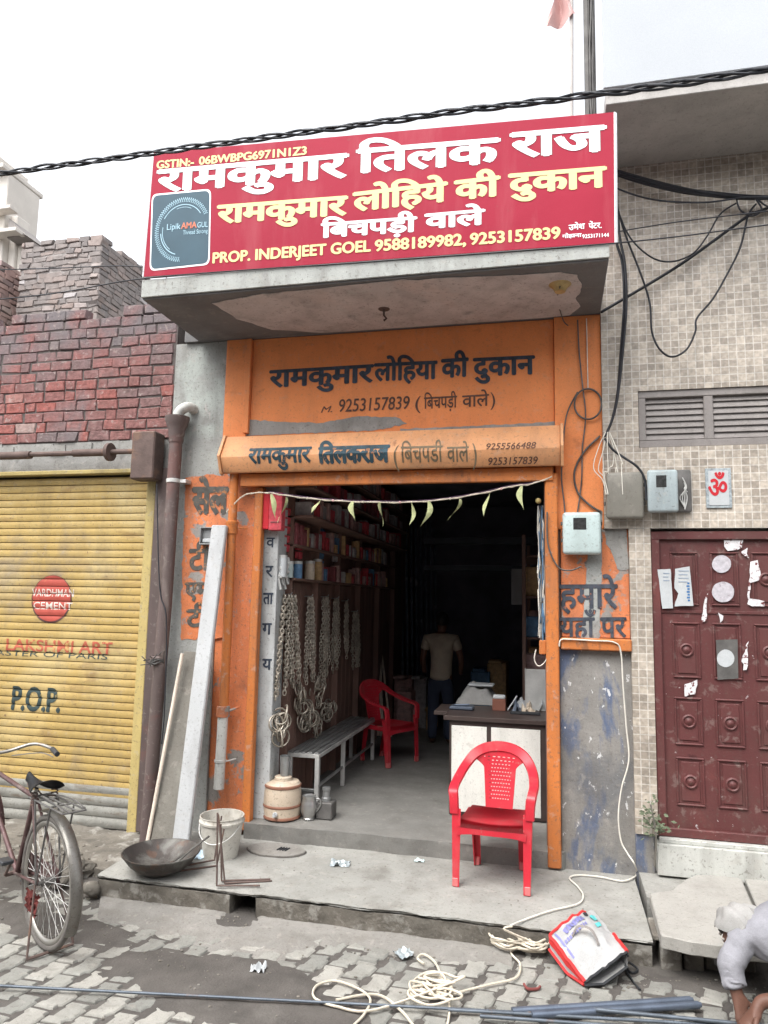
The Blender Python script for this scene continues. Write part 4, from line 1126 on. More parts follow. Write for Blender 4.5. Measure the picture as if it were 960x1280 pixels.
# thick cables dropping beside the canopy to the meters
for k, (lab, off_) in enumerate((('black cable dropping past the canopy corner to the meter boxes, left of a pair', 0), ('black cable dropping past the canopy corner to the meter boxes, right of a pair', 6))):
    wire('drop_cable', lab, wpts([(762+off_, 205), (768+off_, 290), (778+off_*.5, 330), (780+off_*.5, 380), (776+off_*.4, 440), (772, 490+off_), (765, 525), (756, 546)], 5.16-.012*k), .010)
for k in range(7):
    x = 748+k*4
    wire('thin_white_wire', 'thin white wire among the loose strands above the grey-brown meter cover', wpts([(757+k*.8, 540), (x+3*math.sin(k*2), 560), (x-6+2*k, 585+8*math.sin(k*3)), (x+5*math.cos(k), 600-3*k), (758-2*k+k*k*.9, 618)], 5.14+.01*(k % 3)), .0035, m_whitewire, 'wire', group='loose white wires above the meters')
wire('loose_cable', 'dark cable running down from the wire knot to the pale blue meter', wpts([(756, 548), (766, 562), (780, 572), (797, 584), (806, 600), (808, 625)], 5.15), .009)
# wires on the orange pier
YP = 5.268
wire('loose_cable', 'ring of dark cable hanging on the orange pier above the mint meter', [onY(735+17*math.cos(a), 505+19*math.sin(a), YP-.012*(1+math.sin(a*2))) for a in [k*.42 for k in range(16)]], .007, m_grime)
wire('loose_cable', 'long dark cable running down the orange pier beside the hood end', wpts([(722, 400), (724, 440), (728, 480), (732, 520), (728, 560), (727, 600), (722, 640)], YP), .0055, m_grime)
wire('loose_cable', 'dark cable curving from the cable ring down the left side of the orange pier', wpts([(722, 490), (708, 520), (703, 570), (702, 600), (706, 640), (703, 670)], YP-.01), .006, m_grime)
wire('loose_cable', 'grey cable bending right from the pier to the brown meter cover', wpts([(750, 545), (730, 565), (718, 590), (722, 615), (738, 632), (752, 640)], YP-.005), .008, m_grime)
wire('loose_cable', 'brown cable loop hanging below the mint meter', wpts([(684, 640), (685, 680), (697, 708), (712, 713), (727, 708)], 5.2), .006, m_grime)
wire('thin_white_wire', 'straight white wire down the edge of the orange pier from the canopy', wpts([(733, 398), (734, 440), (735, 486)], YP), .004, m_whitewire, 'wire')
wire('thin_wire', 'thin wire dangling from the lamp socket under the canopy', [onZ(700, 358, 3.99), onY(697, 375, 5.0), onY(704, 400, 5.25), onY(710, 407, 5.25)], .004, m_grime)
# white supply cord from the ledge to the rope coil
L1 = [onY(*p, 5.215) for p in ((699, 808), (701, 800), (712, 799), (745, 801), (768, 803))]
L2 = [onY(*p, 5.225) for p in ((776, 815), (779, 860), (783, 910), (786, 950), (777, 985), (773, 1020), (776, 1050))]
L3 = [onY(784, 1066, 5.21), onY(793, 1080, 5.19)]+[onZ(*p, PT+.012) for p in ((796, 1092), (788, 1099), (775, 1101), (750, 1096), (722, 1094), (712, 1098), (722, 1108), (729, 1120), (722, 1130), (690, 1138), (660, 1148), (638, 1157))]
wire('supply_cord', 'white electric cord running down the pier and across the plinth', L1+L2+L3, .0052, m_whitewire, 'cord', seg=6)
# rope coils on the street
rope = MB()
pts = []
cc = onZ(648, 1180, .03)
cA, cB = onZ(634, 1178, .03), onZ(664, 1183, .03)
for turn in range(11):
    c_ = cA if turn % 2 else cB
    ra, rb = random.uniform(.07, .115), random.uniform(.07, .11)
    for k in range(10):
        a = k*2*math.pi/10 + turn*.7
        pts.append(c_+Vector((ra*math.cos(a)+random.gauss(0, .006), rb*math.sin(a)+random.gauss(0, .006), .005*turn+random.uniform(0, .012))))
rope.tube(spline([onZ(640, 1158, PT+.01), onZ(632, 1163, PT)]+pts, 5), .0062, 6)
rope.tube(spline([pts[-1]]+[onZ(*p, .02) for p in ((640, 1188), (650, 1205), (645, 1222), (610, 1231), (575, 1240), (560, 1245))], 8), .0062, 6)
tag(rope.build('rope_coil', m_rope, smooth=60), 'cream rope wound into a neat coil against the plinth, left of the white bag', 'rope')
rp_ = MB(); pts = [onZ(570, 1243, .02)]
for turn in range(9):
    c_ = onZ(random.uniform(525, 560), random.uniform(1232, 1252), .02)
    ra, rb = random.uniform(.05, .15), random.uniform(.035, .09); ph_ = random.random()*6
    for k in range(8):
        a = ph_+k*2*math.pi/8*(1 if turn % 2 else -1)
        pts.append(c_+Vector((ra*math.cos(a), rb*math.sin(a), .004*turn+random.uniform(0, .01))))
pts += [onZ(*p, .025) for p in ((470, 1262), (420, 1258), (393, 1247), (396, 1232), (420, 1226), (450, 1237), (463, 1250), (455, 1268), (440, 1284), (430, 1300))]
rp_.tube(spline(pts, 6), .0062, 6)
rp_.tube(spline([onZ(*p, .02) for p in ((530, 1205), (522, 1198), (530, 1193), (545, 1205), (556, 1235), (562, 1262), (555, 1300))], 6), .0062, 6)
rp_.tube(spline([onZ(*p, .022) for p in ((420, 1250), (470, 1243), (500, 1262), (520, 1285), (545, 1300))], 6), .0062, 6)
tag(rp_.build('loose_rope', m_rope, smooth=60), 'tangled cream rope spread over the pavers at the bottom centre', 'rope')

# ------------------------------------------------------------------ meter boxes, Om tile
def meter(px0, py0, px1, py1, y, mat, name, label, dep=.09, window=True, tilt=0):
    a, b = onY(px0, py0, y-dep), onY(px1, py1, y-dep)
    t = empty(name, ((a.x+b.x)/2, y, b.z), label, 'meter', 'electric meters by the orange pier')
    mb = MB()
    mb.box((a.x+.012, y-dep*.55, b.z+.012), (b.x-.012, y, a.z-.012), .02, seg=2)
    mb.box((a.x, y-dep, b.z), (b.x, y-dep*.5, a.z), .03, seg=3)
    body = mb.build('case', mat, t)
    if window:
        w, h_ = b.x-a.x, a.z-b.z
        mb = MB(); mb.box((a.x+w*.28, y-dep-.0025, b.z+h_*.58), (a.x+w*.62, y-dep+.002, b.z+h_*.86), .002); mb.build('display', m_display, body)
    for sx in (a.x-.012, b.x+.0):
        for zz in (.3, .7):
            mb = MB(); mb.box((sx, y-dep*.6, lerp(b.z, a.z, zz)), (sx+.012, y-dep*.3, lerp(b.z, a.z, zz)+.025), .003); mb.build('clip', m_grime, t)
    return t
meter(703, 640, 752, 693, 5.275, m_metermint, 'electric_meter', 'mint white electric meter on the orange pier, lowest of the three', .11)
meter(757, 590, 806, 648, 5.243, m_meterbrown, 'electric_meter', 'dusty smoked meter cover between the mint and the pale blue meter', .10, window=False)
m3 = meter(809, 587, 849, 640, 5.20, m_meterblue, 'electric_meter', 'pale blue electric meter swung open beside the Om tile', .09)
mb = MB(); a, b = onY(826, 587, 5.2), onY(866, 640, 5.2)
mb.box((a.x, 5.205, b.z), (b.x, 5.243, a.z), .02, seg=2); bp_ = mb.build('back_plate', m_grime, m3)
mb = MB()
for k in range(4): mb.tube(spline([onY(853+k*2, 597+k*6, 5.19), onY(858-k, 610, 5.18), onY(850+k*3, 622, 5.19), onY(856, 634+k, 5.19)], 6), .004, 5)
mb.build('wire', m_zinc, m3)
a, b = onY(881, 586, 5.243), onY(915, 635, 5.243)
om = empty('om_tile', ((a.x+b.x)/2, 5.24, b.z), 'white wall tile with a red Om sign above the maroon door', 'tile')
mb = MB(); mb.box((a.x, 5.232, b.z), (b.x, 5.2445, a.z), .002); mb.build('border', M('grey speckled tile edge', (.3, .34, .36), .5, var=.4, vs=60), om)
mb = MB(); mb.box((a.x+.018, 5.229, b.z+.018), (b.x-.018, 5.234, a.z-.018), .001); ot = mb.build('tile', m_paper, om)
sign(ot, m_omred, [('ॐ', onY(886, 622, 5.229), onY(909, 622, 5.229), .125, dict(bold=.022, off=.004))])

# ------------------------------------------------------------------ pipes
dp = empty('drain_pipe', (onY(207, 800, 5.2).x, 5.2, 0), 'dirty brown drain pipe between the yellow shutter and the grey pier', 'drain pipe')
DYP = 5.205
pt_, pb_ = onY(211, 545, DYP), onY(190, 1040, DYP)
px_ = (pt_.x+pb_.x)/2
mb = MB(); mb.tube([(px_+.045, DYP, pt_.z-.02), (px_+.03, DYP, 1.9), (px_, DYP, .9), (px_-.02, DYP, .05)], .052, 14)
pipe = mb.build('pipe', m_brownpipe, dp)
mb = MB()
x = px_+.045
mb.lathe([(.056, 0), (.06, .02), (.058, .05), (.066, .07), (.066, .10), (.085, .15), (.10, .20), (.10, .215), (.09, .215)], (x, DYP, pt_.z-.06), 18)
mb.build('hopper', m_brownpipe, dp)
mb = MB(); mb.tube(spline([(x-.0, DYP, pt_.z+.09), (x+.01, DYP, pt_.z+.19), (x+.07, DYP+.03, pt_.z+.245), (x+.10, DYP+.14, pt_.z+.235)], 6), .042, 12)
mb.build('elbow', m_whitepipe, dp)
mb = MB(); z_ = onY(209, 604, DYP).z; mb.lathe([(.054, 0), (.057, .003), (.057, .03), (.054, .033)], (px_+.04, DYP, z_), 18); mb.box((px_+.09, DYP+.0, z_), (px_+.15, DYP+.09, z_+.03), .003); mb.build('clamp', m_zinc, dp)
z_ = onY(196, 826, DYP).z
mb = MB(); mb.lathe([(.054, 0), (.064, .01), (.064, .06), (.054, .07)], (px_+.0, DYP, z_-.03), 16); mb.build('joint', m_brownpipe, dp)
mb = MB()
for k in range(9):
    s_ = random.random()*6
    mb.tube(spline([(px_+.06*math.cos(s_+j*1.1), DYP-.01+.06*math.sin(s_+j*1.1)*-1, z_+.02*math.sin(j*2+k)) for j in range(6)]+[(px_+random.uniform(-.1, .12), DYP-.10, z_+random.uniform(-.12, .1))], 5), .004, 5)
mb.build('binding_wire', m_grime, dp)
wire('loose_cable', 'thin dark cable hanging beside the brown drain pipe', [onY(*p, 5.15) for p in ((196, 605), (198, 700), (201, 745), (208, 775), (206, 880), (202, 930))], .005, m_wire)
OY = 5.225
oa, ob = onY(292, 600, OY), onY(276, 985, OY)
op_ = empty('rain_pipe', (ob.x, OY, ob.z), 'orange painted rain pipe left of the doorway with a white lower length', 'drain pipe')
ox = (oa.x+ob.x)/2
zcl = onY(291, 660, OY).z; zw0, zw1 = onY(280, 893, OY).z, onY(275, 986, OY).z
mb = MB(); mb.tube([(ox, OY, 2.92), (ox, OY, zw0)], .036, 14); mb.build('pipe', m_orangewood, op_)
mb = MB(); mb.lathe([(.038, 0), (.047, .005), (.047, .075), (.05, .08), (.05, .10), (.038, .105)], (ox, OY, zcl-.05), 16)
mb.tube([(ox+.04, OY, zcl), (ox+.11, OY+.05, zcl)], .006, 6); mb.build('collar', m_orangewood, op_)
mb = MB(); mb.tube([(ox-.004, OY, zw0), (ox-.012, OY, zw1)], .04, 14); mb.build('white_length', m_whitepipe, op_)
mb = MB(); mb.lathe([(.04, 0), (.05, .005), (.05, .08), (.04, .085)], (ox-.004, OY, zw0-.02), 16); mb.tube([(ox+.045, OY, zw0+.03), (ox+.09, OY+.06, zw0+.05)], .01, 6); mb.build('collar', m_orangeworn, op_)
z_ = onY(277, 953, OY).z
mb = MB(); mb.lathe([(.042, 0), (.045, .003), (.045, .02), (.042, .023)], (ox-.01, OY, z_), 16); mb.tube([(ox+.035, OY, z_+.01), (ox+.08, OY+.08, z_+.015)], .006, 6); mb.build('clamp', m_zinc, op_)
# little grey switch box
a, b = onY(251, 659, 5.27), onY(268, 681, 5.27)
t = empty('junction_box', ((a.x+b.x)/2, 5.3, b.z), 'small open grey switch box beside the top of the white plank', 'box')
mb = MB(); frame_rect(mb, a.x, b.x, b.z, a.z, .01, 5.255, 5.299, .002); mb.box((a.x+.011, 5.285, b.z+.011), (b.x-.011, 5.299, a.z-.011)); mb.build('case', m_steel, t)
mb = MB(); mb.box((a.x+.02, 5.27, b.z+.02), (b.x-.03, 5.286, b.z+.05), .004); mb.build('switch', m_paper, t)

# ------------------------------------------------------------------ things leaning left of the door
def lean(name, label, cat, p_bot, p_top, w, t_, mat, ytop, bev=.004):
    a = onZ(*p_bot, PT); b = onY(*p_top, ytop)
    axis = (b-a); L = axis.length; zdir = axis.normalized()
    side = Vector((1, .0, 0)); side = (side-zdir*side.dot(zdir)).normalized(); nrm_ = zdir.cross(side)
    M_ = Matrix(((side.x, nrm_.x, zdir.x, a.x), (side.y, nrm_.y, zdir.y, a.y), (side.z, nrm_.z, zdir.z, a.z), (0, 0, 0, 1)))
    mb = MB()
    if w == 0: mb.tube([(0, 0, 0), (0, 0, L)], t_, 10, ); 
    else: mb.box((-w/2, -t_/2, 0), (w/2, t_/2, L), bev)
    for v in mb.bm.verts: v.co = M_ @ v.co
    return tag(mb.build(name, mat), label, cat)
lean('plank', 'long white plastic plank leaning beside the orange rain pipe', 'plank', (225, 1066), (275, 657), .125, .045, m_pvc, 5.16, .008)
lean('board', 'wide grey cement board leaning behind the white plank', 'board', (204, 1060), (246, 815), .21, .02, m_greyboard, 5.22)
lean('stick', 'thin pale stick leaning against the grey board', 'stick', (183, 1059), (228, 817), 0, .014, m_cream, 5.14)
# bucket
c = onZ(264, 1078, PT); c.y += .14
bk = empty('bucket', c, 'dirty cream plastic bucket standing under the rain pipe', 'bucket')
mb = MB(); mb.lathe([(0, .012), (.115, .012), (.147, .27), (.152, .272), (.154, .268), (.149, .262), (.154, .245), (.158, .24), (.156, .225), (.148, .222), (.118, 0), (0, 0)], c, 28)
mb.build('tub', m_bucket, bk)
mb = MB(); mb.tube([c+Vector((.152*math.cos(a), -.152*math.sin(a)*.9-.01, .245-.13*math.sin(a))) for a in [k*math.pi/14 for k in range(15)]], .003, 6); mb.build('handle', m_zinc, bk)
# iron wok with tongs
c = onZ(188, 1098, PT+.002); c.y += .12
wk = empty('iron_wok', c, 'wide black iron wok on the plinth corner', 'wok')
prof_ = [(0, .0), (.09, .004), (.15, .022), (.20, .06), (.245, .122), (.25, .124), (.25, .13), (.243, .13), (.196, .07), (.147, .032), (.09, .014), (0, .01)]
mb = MB(); mb.lathe(prof_, c, 40, jit=.012); bowl = mb.build('bowl', m_wok, wk, smooth=50)
mb = MB()
h0 = c+Vector((.20, -.02, .11))
for s_ in (-.014, .014):
    mb.tube([c+Vector((.06+s_, -.13+s_, .05)), c+Vector((.14+s_, -.06, .10)), c+Vector((.215, .02, .16)), c+Vector((.29, .09, .22))], .0065, 6)
tag(mb.build('iron_tongs', m_wok), 'pair of iron tongs lying in the black wok', 'tongs')
# bent stirrup bars
def rod(name, label, pts, r=.006): 
    mb = MB(); mb.tube(pts, r, 7); return tag(mb.build(name, m_rust, smooth=60), label, 'bent rod', 'bent iron rods in front of the bucket')
zz = PT+.008
r0 = onZ(271, 1106, zz)
for k, (pa, pb, pc, lab) in enumerate((((340, 1101), (281, 1104), (273, 1018), 'bent iron rod whose foot points right, rearmost of three'), ((338, 1099), (277, 1101), (276, 1030), 'bent iron rod whose foot points right, middle of three'), ((325, 1107), (271, 1107), (272, 1016), 'bent iron rod whose foot points right, nearest to the plinth edge'))):
    A, B = onZ(*pa, zz+.004*k), onZ(*pb, zz+.004*k)
    top = onY(*pc, B.y+.03)
    rod('bent_rod', lab, [A, B.lerp(A, .06), B, B+(top-B)*.06, top])
for k, (pa, pb, pc, lab) in enumerate((((222, 1089), (271, 1082), (280, 1036), 'bent iron rod whose foot runs left under the wok, upper one'), ((212, 1086), (268, 1075), (277, 1020), 'bent iron rod whose foot runs left under the wok, farther one'))):
    A, B = onZ(*pa, zz+.01*k), onZ(*pb, zz+.01*k)
    top = onY(*pc, B.y+.04)
    rod('bent_rod', lab, [A, B.lerp(A, .06), B, B+(top-B)*.06, top])
# crumpled litter
def crumple(name, label, px, py, z, sx, sy, sz, mat, cat='wrapper', seed=0, rot=0):
    c = onZ(px, py, z); mb = MB()
    mb.grid(lambda u, v: c+Matrix.Rotation(rot, 3, 'Z') @ Vector(((u-.5)*sx+.12*sx*nz(u*5, v*5, seed), (v-.5)*sy+.15*sy*nz(u*5, v*4, seed+9), .004+sz*max(0, .45+.9*nz(u*4, v*4, seed+3)-abs(u-.5)*.5-abs(v-.5)*.5))), 12, 10)
    return tag(mb.build(name, mat, smooth=70), label, cat)
crumple('wrapper', 'white and silver wrapper lying in the middle of the plinth', 425, 1081, PT, .13, .09, .045, m_foil, seed=1, rot=.2)
crumple('wrapper', 'tiny pale green wrapper left of the red chair', 524, 1077, PT, .07, .04, .02, m_metermint, seed=4)
crumple('wrapper', 'small silver wrapper on the street below the plinth', 505, 1193, .012, .09, .09, .035, m_foil, seed=7, rot=.8)
crumple('wrapper', 'crumpled white paper on the dark dirt patch', 323, 1213, .012, .075, .06, .05, m_paper, seed=12)
crumple('plastic_bag', 'crumpled pale blue plastic bag between the wok and the bucket', 241, 1071, PT, .17, .08, .06, m_bluebag, 'plastic bag', seed=15)
crumple('wrapper', 'dark crumpled wrapper beside the pale blue bag', 232, 1080, PT, .11, .05, .03, m_rebar, seed=18)
# cement patch with a drain grating
c = onZ(345, 1063, PT+.004)
mh = empty('drain_cover', c, 'round cement drain patch at the foot of the shop step', 'drain cover')
mb = MB()
ringp = [c+Vector((.215*math.cos(a)*(1+.1*nz(math.cos(a)*2, math.sin(a)*2, 4)), .125*math.sin(a)*(1+.12*nz(math.cos(a)*2, math.sin(a)*2, 8)), .0)) for a in [k*2*math.pi/40 for k in range(40)]]
mb.prism(ringp, (0, 0, .012), bev=.004); mb.build('patch', m_apron, mh)
mb = MB(); mb.tube([p+Vector((0, 0, -.001)) for p in ringp], .007, 5, closed=True); mb.build('gap', m_dirt, mh)
mb = MB()
for k in range(4): mb.tube([c+Vector((.02+.02*k, -.03, .014)), c+Vector((.03+.02*k, .03, .014))], .006, 5)
mb.build('grating', m_black, mh)

# ------------------------------------------------------------------ red plastic chair
def make_chair(loc, rz, label):
    t = empty('plastic_chair', loc, label, 'chair', 'red plastic chairs', rz)
    H = .42
    def leg(x0, y0, x1, y1, ztop):
        mb = MB()
        ux = Vector((1, 0, 0))
        for (a0, a1, b0, b1) in ((-.026, .026, -.011, .011),):
            pass
        sx = -1 if x0 > 0 else 1; sy = 1 if y0 < 0 else -1
        def sec(x, y, z, w):
            return [Vector((x, y, z)), Vector((x+sx*w, y, z)), Vector((x+sx*w, y+sy*.009, z)), Vector((x+sx*.009, y+sy*.009, z)), Vector((x+sx*.009, y+sy*w, z)), Vector((x, y+sy*w, z))]
        S_ = [[mb.bm.verts.new(p) for p in sec(lerp(x0, x1, k/6), lerp(y0, y1, k/6), ztop*k/6, lerp(.045, .062, k/6))] for k in range(7)]
        for A, B in zip(S_, S_[1:]):
            for k in range(6): mb.bm.faces.new((A[k], A[(k+1) % 6], B[(k+1) % 6], B[k]))
        mb.bm.faces.new(list(reversed(S_[0]))); mb.bm.faces.new(S_[-1])
        o_ = mb.build('leg', m_red, t, smooth=40, local=True)
        mb = MB(); mb.box((min(x0, x0+sx*.037)-.0015, min(y0, y0+sy*.037)-.0015, -.001), (max(x0, x0+sx*.037)+.0015, max(y0, y0+sy*.037)+.0015, .055), .004)
        mb.build('foot', m_foot, o_, local=True)
    for s_ in (-1, 1):
        leg(s_*.262, -.245, s_*.275, -.215, .50)
        leg(s_*.185, .245, s_*.20, .175, H+.0)
    # seat: dished shell with a rolled front lip
    def seatp(u, v):
        x = (u-.5); y = lerp(-.225, .21, v)
        w = lerp(.475, .40, v)
        z = H-.012*math.cos(x*math.pi)*math.sin(v*math.pi)*1.6 + .006*abs(x)
        if v < .12: z -= .045*(1-v/.12)**2
        return Vector((x*w, y-.018*(1-(2*x)**2)*(1-v), z))
    mb = MB(); mb.grid(seatp, 16, 22)
    bmesh.ops.solidify(mb.bm, geom=mb.bm.faces[:], thickness=.008)
    mb.build('seat', m_red, t, smooth=50, local=True)
    mb = MB()
    for s_ in (-1, 1): mb.box((s_*.232-.006, -.2, H-.055), (s_*.232+.006, .19, H-.006), .003, M=Matrix.Translation((s_*-.012, 0, 0)))
    mb.grid(lambda u, v: Vector(((u-.5)*.47, -.232+.012*(2*u-1)**2-.012, H-.035-.035*(1-v)+.02*(2*u-1)**4*(v-1))), 14, 3)
    mb.box((-.19, .186, H-.06), (.19, .2, H-.008), .003)
    mb.build('apron', m_red, t, local=True)
    # arch: arms rise from the front legs and run round the back
    path = spline([(-.258, -.222, .47), (-.262, -.22, .56), (-.270, -.19, .628), (-.272, -.02, .66), (-.245, .15, .72), (-.185, .235, .79), (-.10, .27, .832), (0, .28, .845),
                   (.10, .27, .832), (.185, .235, .79), (.245, .15, .72), (.272, -.02, .66), (.270, -.19, .628), (.262, -.22, .56), (.258, -.222, .47)], 6)
    mb = MB(); n = len(path); rings = []
    for i, p in enumerate(path):
        tt = (path[min(i+1, n-1)]-path[max(i-1, 0)]).normalized()
        f = abs(i/(n-1)-.5)*2            # 1 at the arm fronts, 0 at the top
        outw = Vector((p.x, p.y+.05, 0)); outw = outw.normalized() if outw.length > 1e-4 else Vector((0, 1, 0))
        flat_arm = Vector((0, 0, 1)).cross(tt).normalized()
        if flat_arm.dot(outw) < 0: flat_arm = -flat_arm
        q_ = max(0.0, min(1.0, (abs(p.x)-.09)/.15)); wdir = (Vector((math.copysign(1, p.x), 0, .15))*q_ + Vector((0, .25, 1.0))*(1-q_)).normalized()
        wdir = (wdir-tt*wdir.dot(tt)).normalized(); ndir = tt.cross(wdir)
        hw = .033+.006*(1-f)
        rings.append([mb.bm.verts.new(p+wdir*hw*a+ndir*.010*b) for a, b in ((-1, -1.3), (-.8, .6), (.8, .6), (1, -1.3), (.85, -.4), (-.85, -.4))])
    for A, B in zip(rings, rings[1:]):
        for k in range(6): mb.bm.faces.new((A[k], A[(k+1) % 6], B[(k+1) % 6], B[k]))
    mb.bm.faces.new(rings[0]); mb.bm.faces.new(list(reversed(rings[-1])))
    mb.build('arm_frame', m_red, t, smooth=50, local=True)
    # perforated back panel
    NU, NV = 66, 66
    def archw(z):      # half width inside the arch at a height
        for (w0, z0), (w1, z1) in zip(AW, AW[1:]):
            if z0 <= z <= z1: return lerp(w0, w1, (z-z0)/(z1-z0))
        return .25 if z < .6 else .03
    AW = [(.272, .60), (.262, .69), (.238, .735), (.185, .795), (.10, .832), (.04, .846)]
    def halfw(v): return .098+.03*v+max(0, v-.66)**1.5*1.15
    def backp(u, v):
        z = lerp(H-.012, .838, v)
        x = (2*u-1)*min(halfw(v), archw(z)-.004)
        y = .20+.078*v+.012*math.sin(v*3.0)-.10*(x*x)/.04*.42
        return Vector((x, y, z))
    mb = MB(); mb.grid(backp, NU, NV)
    mb.bm.faces.ensure_lookup_table()
    dead = []
    for i in range(NU):
        for j in range(NV):
            mg = 9 if j < 40 else 14
            if mg <= i < NU-mg and 10 <= j < NV-8:
                row = (j-10)//4; jj = (j-10) % 4
                if jj == 1 and (i-mg+(3 if row % 2 else 0)) % 6 in (1, 2, 3): dead.append(mb.bm.faces[i*NV+j])
    bmesh.ops.delete(mb.bm, geom=dead, context='FACES')
    bmesh.ops.solidify(mb.bm, geom=mb.bm.faces[:], thickness=.006)
    mb.build('backrest', m_red, t, smooth=40, local=True)
    return t
ch = make_chair((-.385, 4.975, PT+.004), R(-3), 'bright red plastic armchair standing empty on the plinth')
ch.scale = (.92, .92, .925)

# ------------------------------------------------------------------ right foreground: broken slab on bricks, bag, steel tubes
ST, SB = .235, .165
poly = [(812, 1117), (840, 1112), (856, 1099), (872, 1093), (905, 1094), (927, 1098), (944, 1140), (961, 1186), (905, 1182), (860, 1176), (826, 1168)]
pts = [onZ(*p, ST) for p in poly]
pts2 = []
for k in range(len(pts)):
    p, q = pts[k], pts[(k+1) % len(pts)]
    for j in range(6):
        r_ = p.lerp(q, j/6); r_.x += .006*nz(r_.x*25, r_.y*25); r_.y += .006*nz(r_.x*25, r_.y*25, 5); pts2.append(r_)
mb = MB(); mb.prism(pts2, (0, 0, SB-ST), bev=.006)
tag(mb.build('stone_slab', m_slab, smooth=30), 'large broken pale slab bridging the drain before the maroon door', 'slab')
poly = [(931, 1098), (1080, 1104), (1110, 1200), (966, 1187), (949, 1140)]
mb = MB(); mb.prism([onZ(*p, ST-.004) for p in poly], (0, 0, SB-ST), bev=.006)
tag(mb.build('stone_slab', m_slab, smooth=30), 'second slab past the crack, partly hidden by the crouching man', 'slab')
sy_ = onZ(850, 1222, 0).y
for k, (px, w, lab) in enumerate(((840, .105, 'grey brick under the slab, leftmost of four'), (868, .10, 'grey brick under the slab, second from the left'), (895, .10, 'grey brick under the slab, third from the left, partly behind a rag'), (930, .12, 'grey brick under the slab, nearest the crouching man'))):
    c = onZ(px, 1216, 0)
    mb = MB(); mb.box((c.x-w/2, c.y, -.02), (c.x+w/2, c.y+.22, SB-.035-.01*(k % 2)), .008)
    tag(mb.build('brick', m_stepside), lab, 'brick', 'bricks propping the broken slab')
mb = MB(); c = onZ(832, 1200, .05); mb.box((c.x-.06, c.y+.02, SB-.035), (c.x+.10, c.y+.25, SB-.001), .008); tag(mb.build('brick', m_stepside), 'flat brick wedged directly under the slab corner', 'brick', 'bricks propping the broken slab')
for k in range(1, 4):
    mb = MB(); c = onZ(960+k*34, 1220, 0); mb.box((c.x-.05, c.y, -.02), (c.x+.05, c.y+.22, SB-.005), .008)
    tag(mb.build('brick', m_stepside), 'grey brick under the second slab, beside the crouching man', 'brick', 'bricks propping the second slab')
crumple('rag', 'pale crumpled rag on the bricks beside the crouching man', 905, 1200, .075, .16, .12, .10, m_scarf, 'rag', seed=22, rot=.4)
# white tool bag with red piping
BA = [onZ(687, 1170, .15), onZ(742, 1138, .19), onZ(784, 1190, .16), onZ(731, 1228, .03)]
bagT = empty('tool_bag', (onZ(735, 1200, 0).x, onZ(735, 1200, 0).y, 0), 'white printed bag with red piping lying open on the street', 'bag')
def bagp(u, v, top=1):
    p = BA[0].lerp(BA[1], u).lerp(BA[3].lerp(BA[2], u), v)
    bul = math.sin(math.pi*u)*math.sin(math.pi*min(1, v*.85+.15))
    p = Vector(p)
    base = min(p.z, .02) if top == 0 else p.z+.06*bul+.016*nz(u*4, v*4, 3)*(.3+bul)+.011*nz(u*9, v*7, 6)+.004*nz(u*22, v*20, 2)
    if top == 0: base = max(.016 if p.y < 4.32 else .158, p.z-.07-.02*bul)
    p.z = base + (.0)
    return p
mb = MB(); mb.grid(lambda u, v: bagp(u, v, 1), 18, 18); mb.grid(lambda u, v: bagp(u, v, 0), 18, 18)
for fn in (lambda u, t: bagp(u, 0, 1).lerp(bagp(u, 0, 0), t), lambda u, t: bagp(0, u, 1).lerp(bagp(0, u, 0), t), lambda u, t: bagp(1, u, 1).lerp(bagp(1, u, 0), t)):
    mb.grid(fn, 18, 3)
bmesh.ops.remove_doubles(mb.bm, verts=mb.bm.verts[:], dist=1e-4)
body = mb.build('body', m_sack, bagT, smooth=50)
mb = MB()
e = lambda f: [f(k/14) for k in range(15)]
mb.tube(e(lambda t: bagp(0, t, 1)+Vector((0, 0, .003))), .009, 6); mb.tube(e(lambda t: bagp(0, t, 0)+Vector((-.004, 0, .003))), .008, 6)
mb.tube(e(lambda t: bagp(t*.8, 0, 1)+Vector((0, 0, .003))), .008, 6); mb.tube(e(lambda t: bagp(1, .62+.38*t, 1)+Vector((0, 0, .003))), .009, 6)
mb.grid(lambda t, s_: bagp(0, t, 1).lerp(bagp(0, t, 0), s_*.45+.02)+Vector((-.004, -.003, 0)), 14, 2)
mb.build('piping', m_bagred, bagT)
mb = MB(); mb.tube(e(lambda t: bagp(t, 1, 1)+Vector((0, 0, .002))), .007, 6); mb.tube(e(lambda t: bagp(t, 1, 0)+Vector((0, -.01, .004))), .007, 6); mb.tube(e(lambda t: bagp(1, .55+.45*t, 1)+Vector((.004, 0, -.02))), .007, 6); mb.build('zip', m_black, bagT)
mb = MB(); mb.tube(spline([bagp(.25, .35, 1)+Vector((0, 0, .005)), bagp(.34, .42, 1)+Vector((0, 0, .05)), bagp(.48, .62, 1)+Vector((0, 0, .05)), bagp(.55, .74, 1)+Vector((0, 0, .004))], 6), .009, 6, flat=.5); mb.build('handle', m_ventpaint, bagT)
def bagpatch(u0, u1, v0, v1, mat, lift=.003):
    mb = MB(); mb.grid(lambda a, b: bagp(lerp(u0, u1, a), lerp(v0, v1, b), 1)+Vector((0, 0, lift)), 6, 4); return mb.build('print', mat, body)
for k in range(7): bagpatch(.20+k*.06, .25+k*.06, .12, .25, m_lilac, .006)
for k in range(10): bagpatch(.10+k*.05, .135+k*.05, .31, .37, m_lilac, .006)
bagpatch(.78, .90, .16, .32, m_teal, .007); bagpatch(.74, .86, .38, .46, m_teal, .007); bagpatch(.06, .09, .05, .62, m_lilac); bagpatch(.70, .78, .06, .14, m_black)
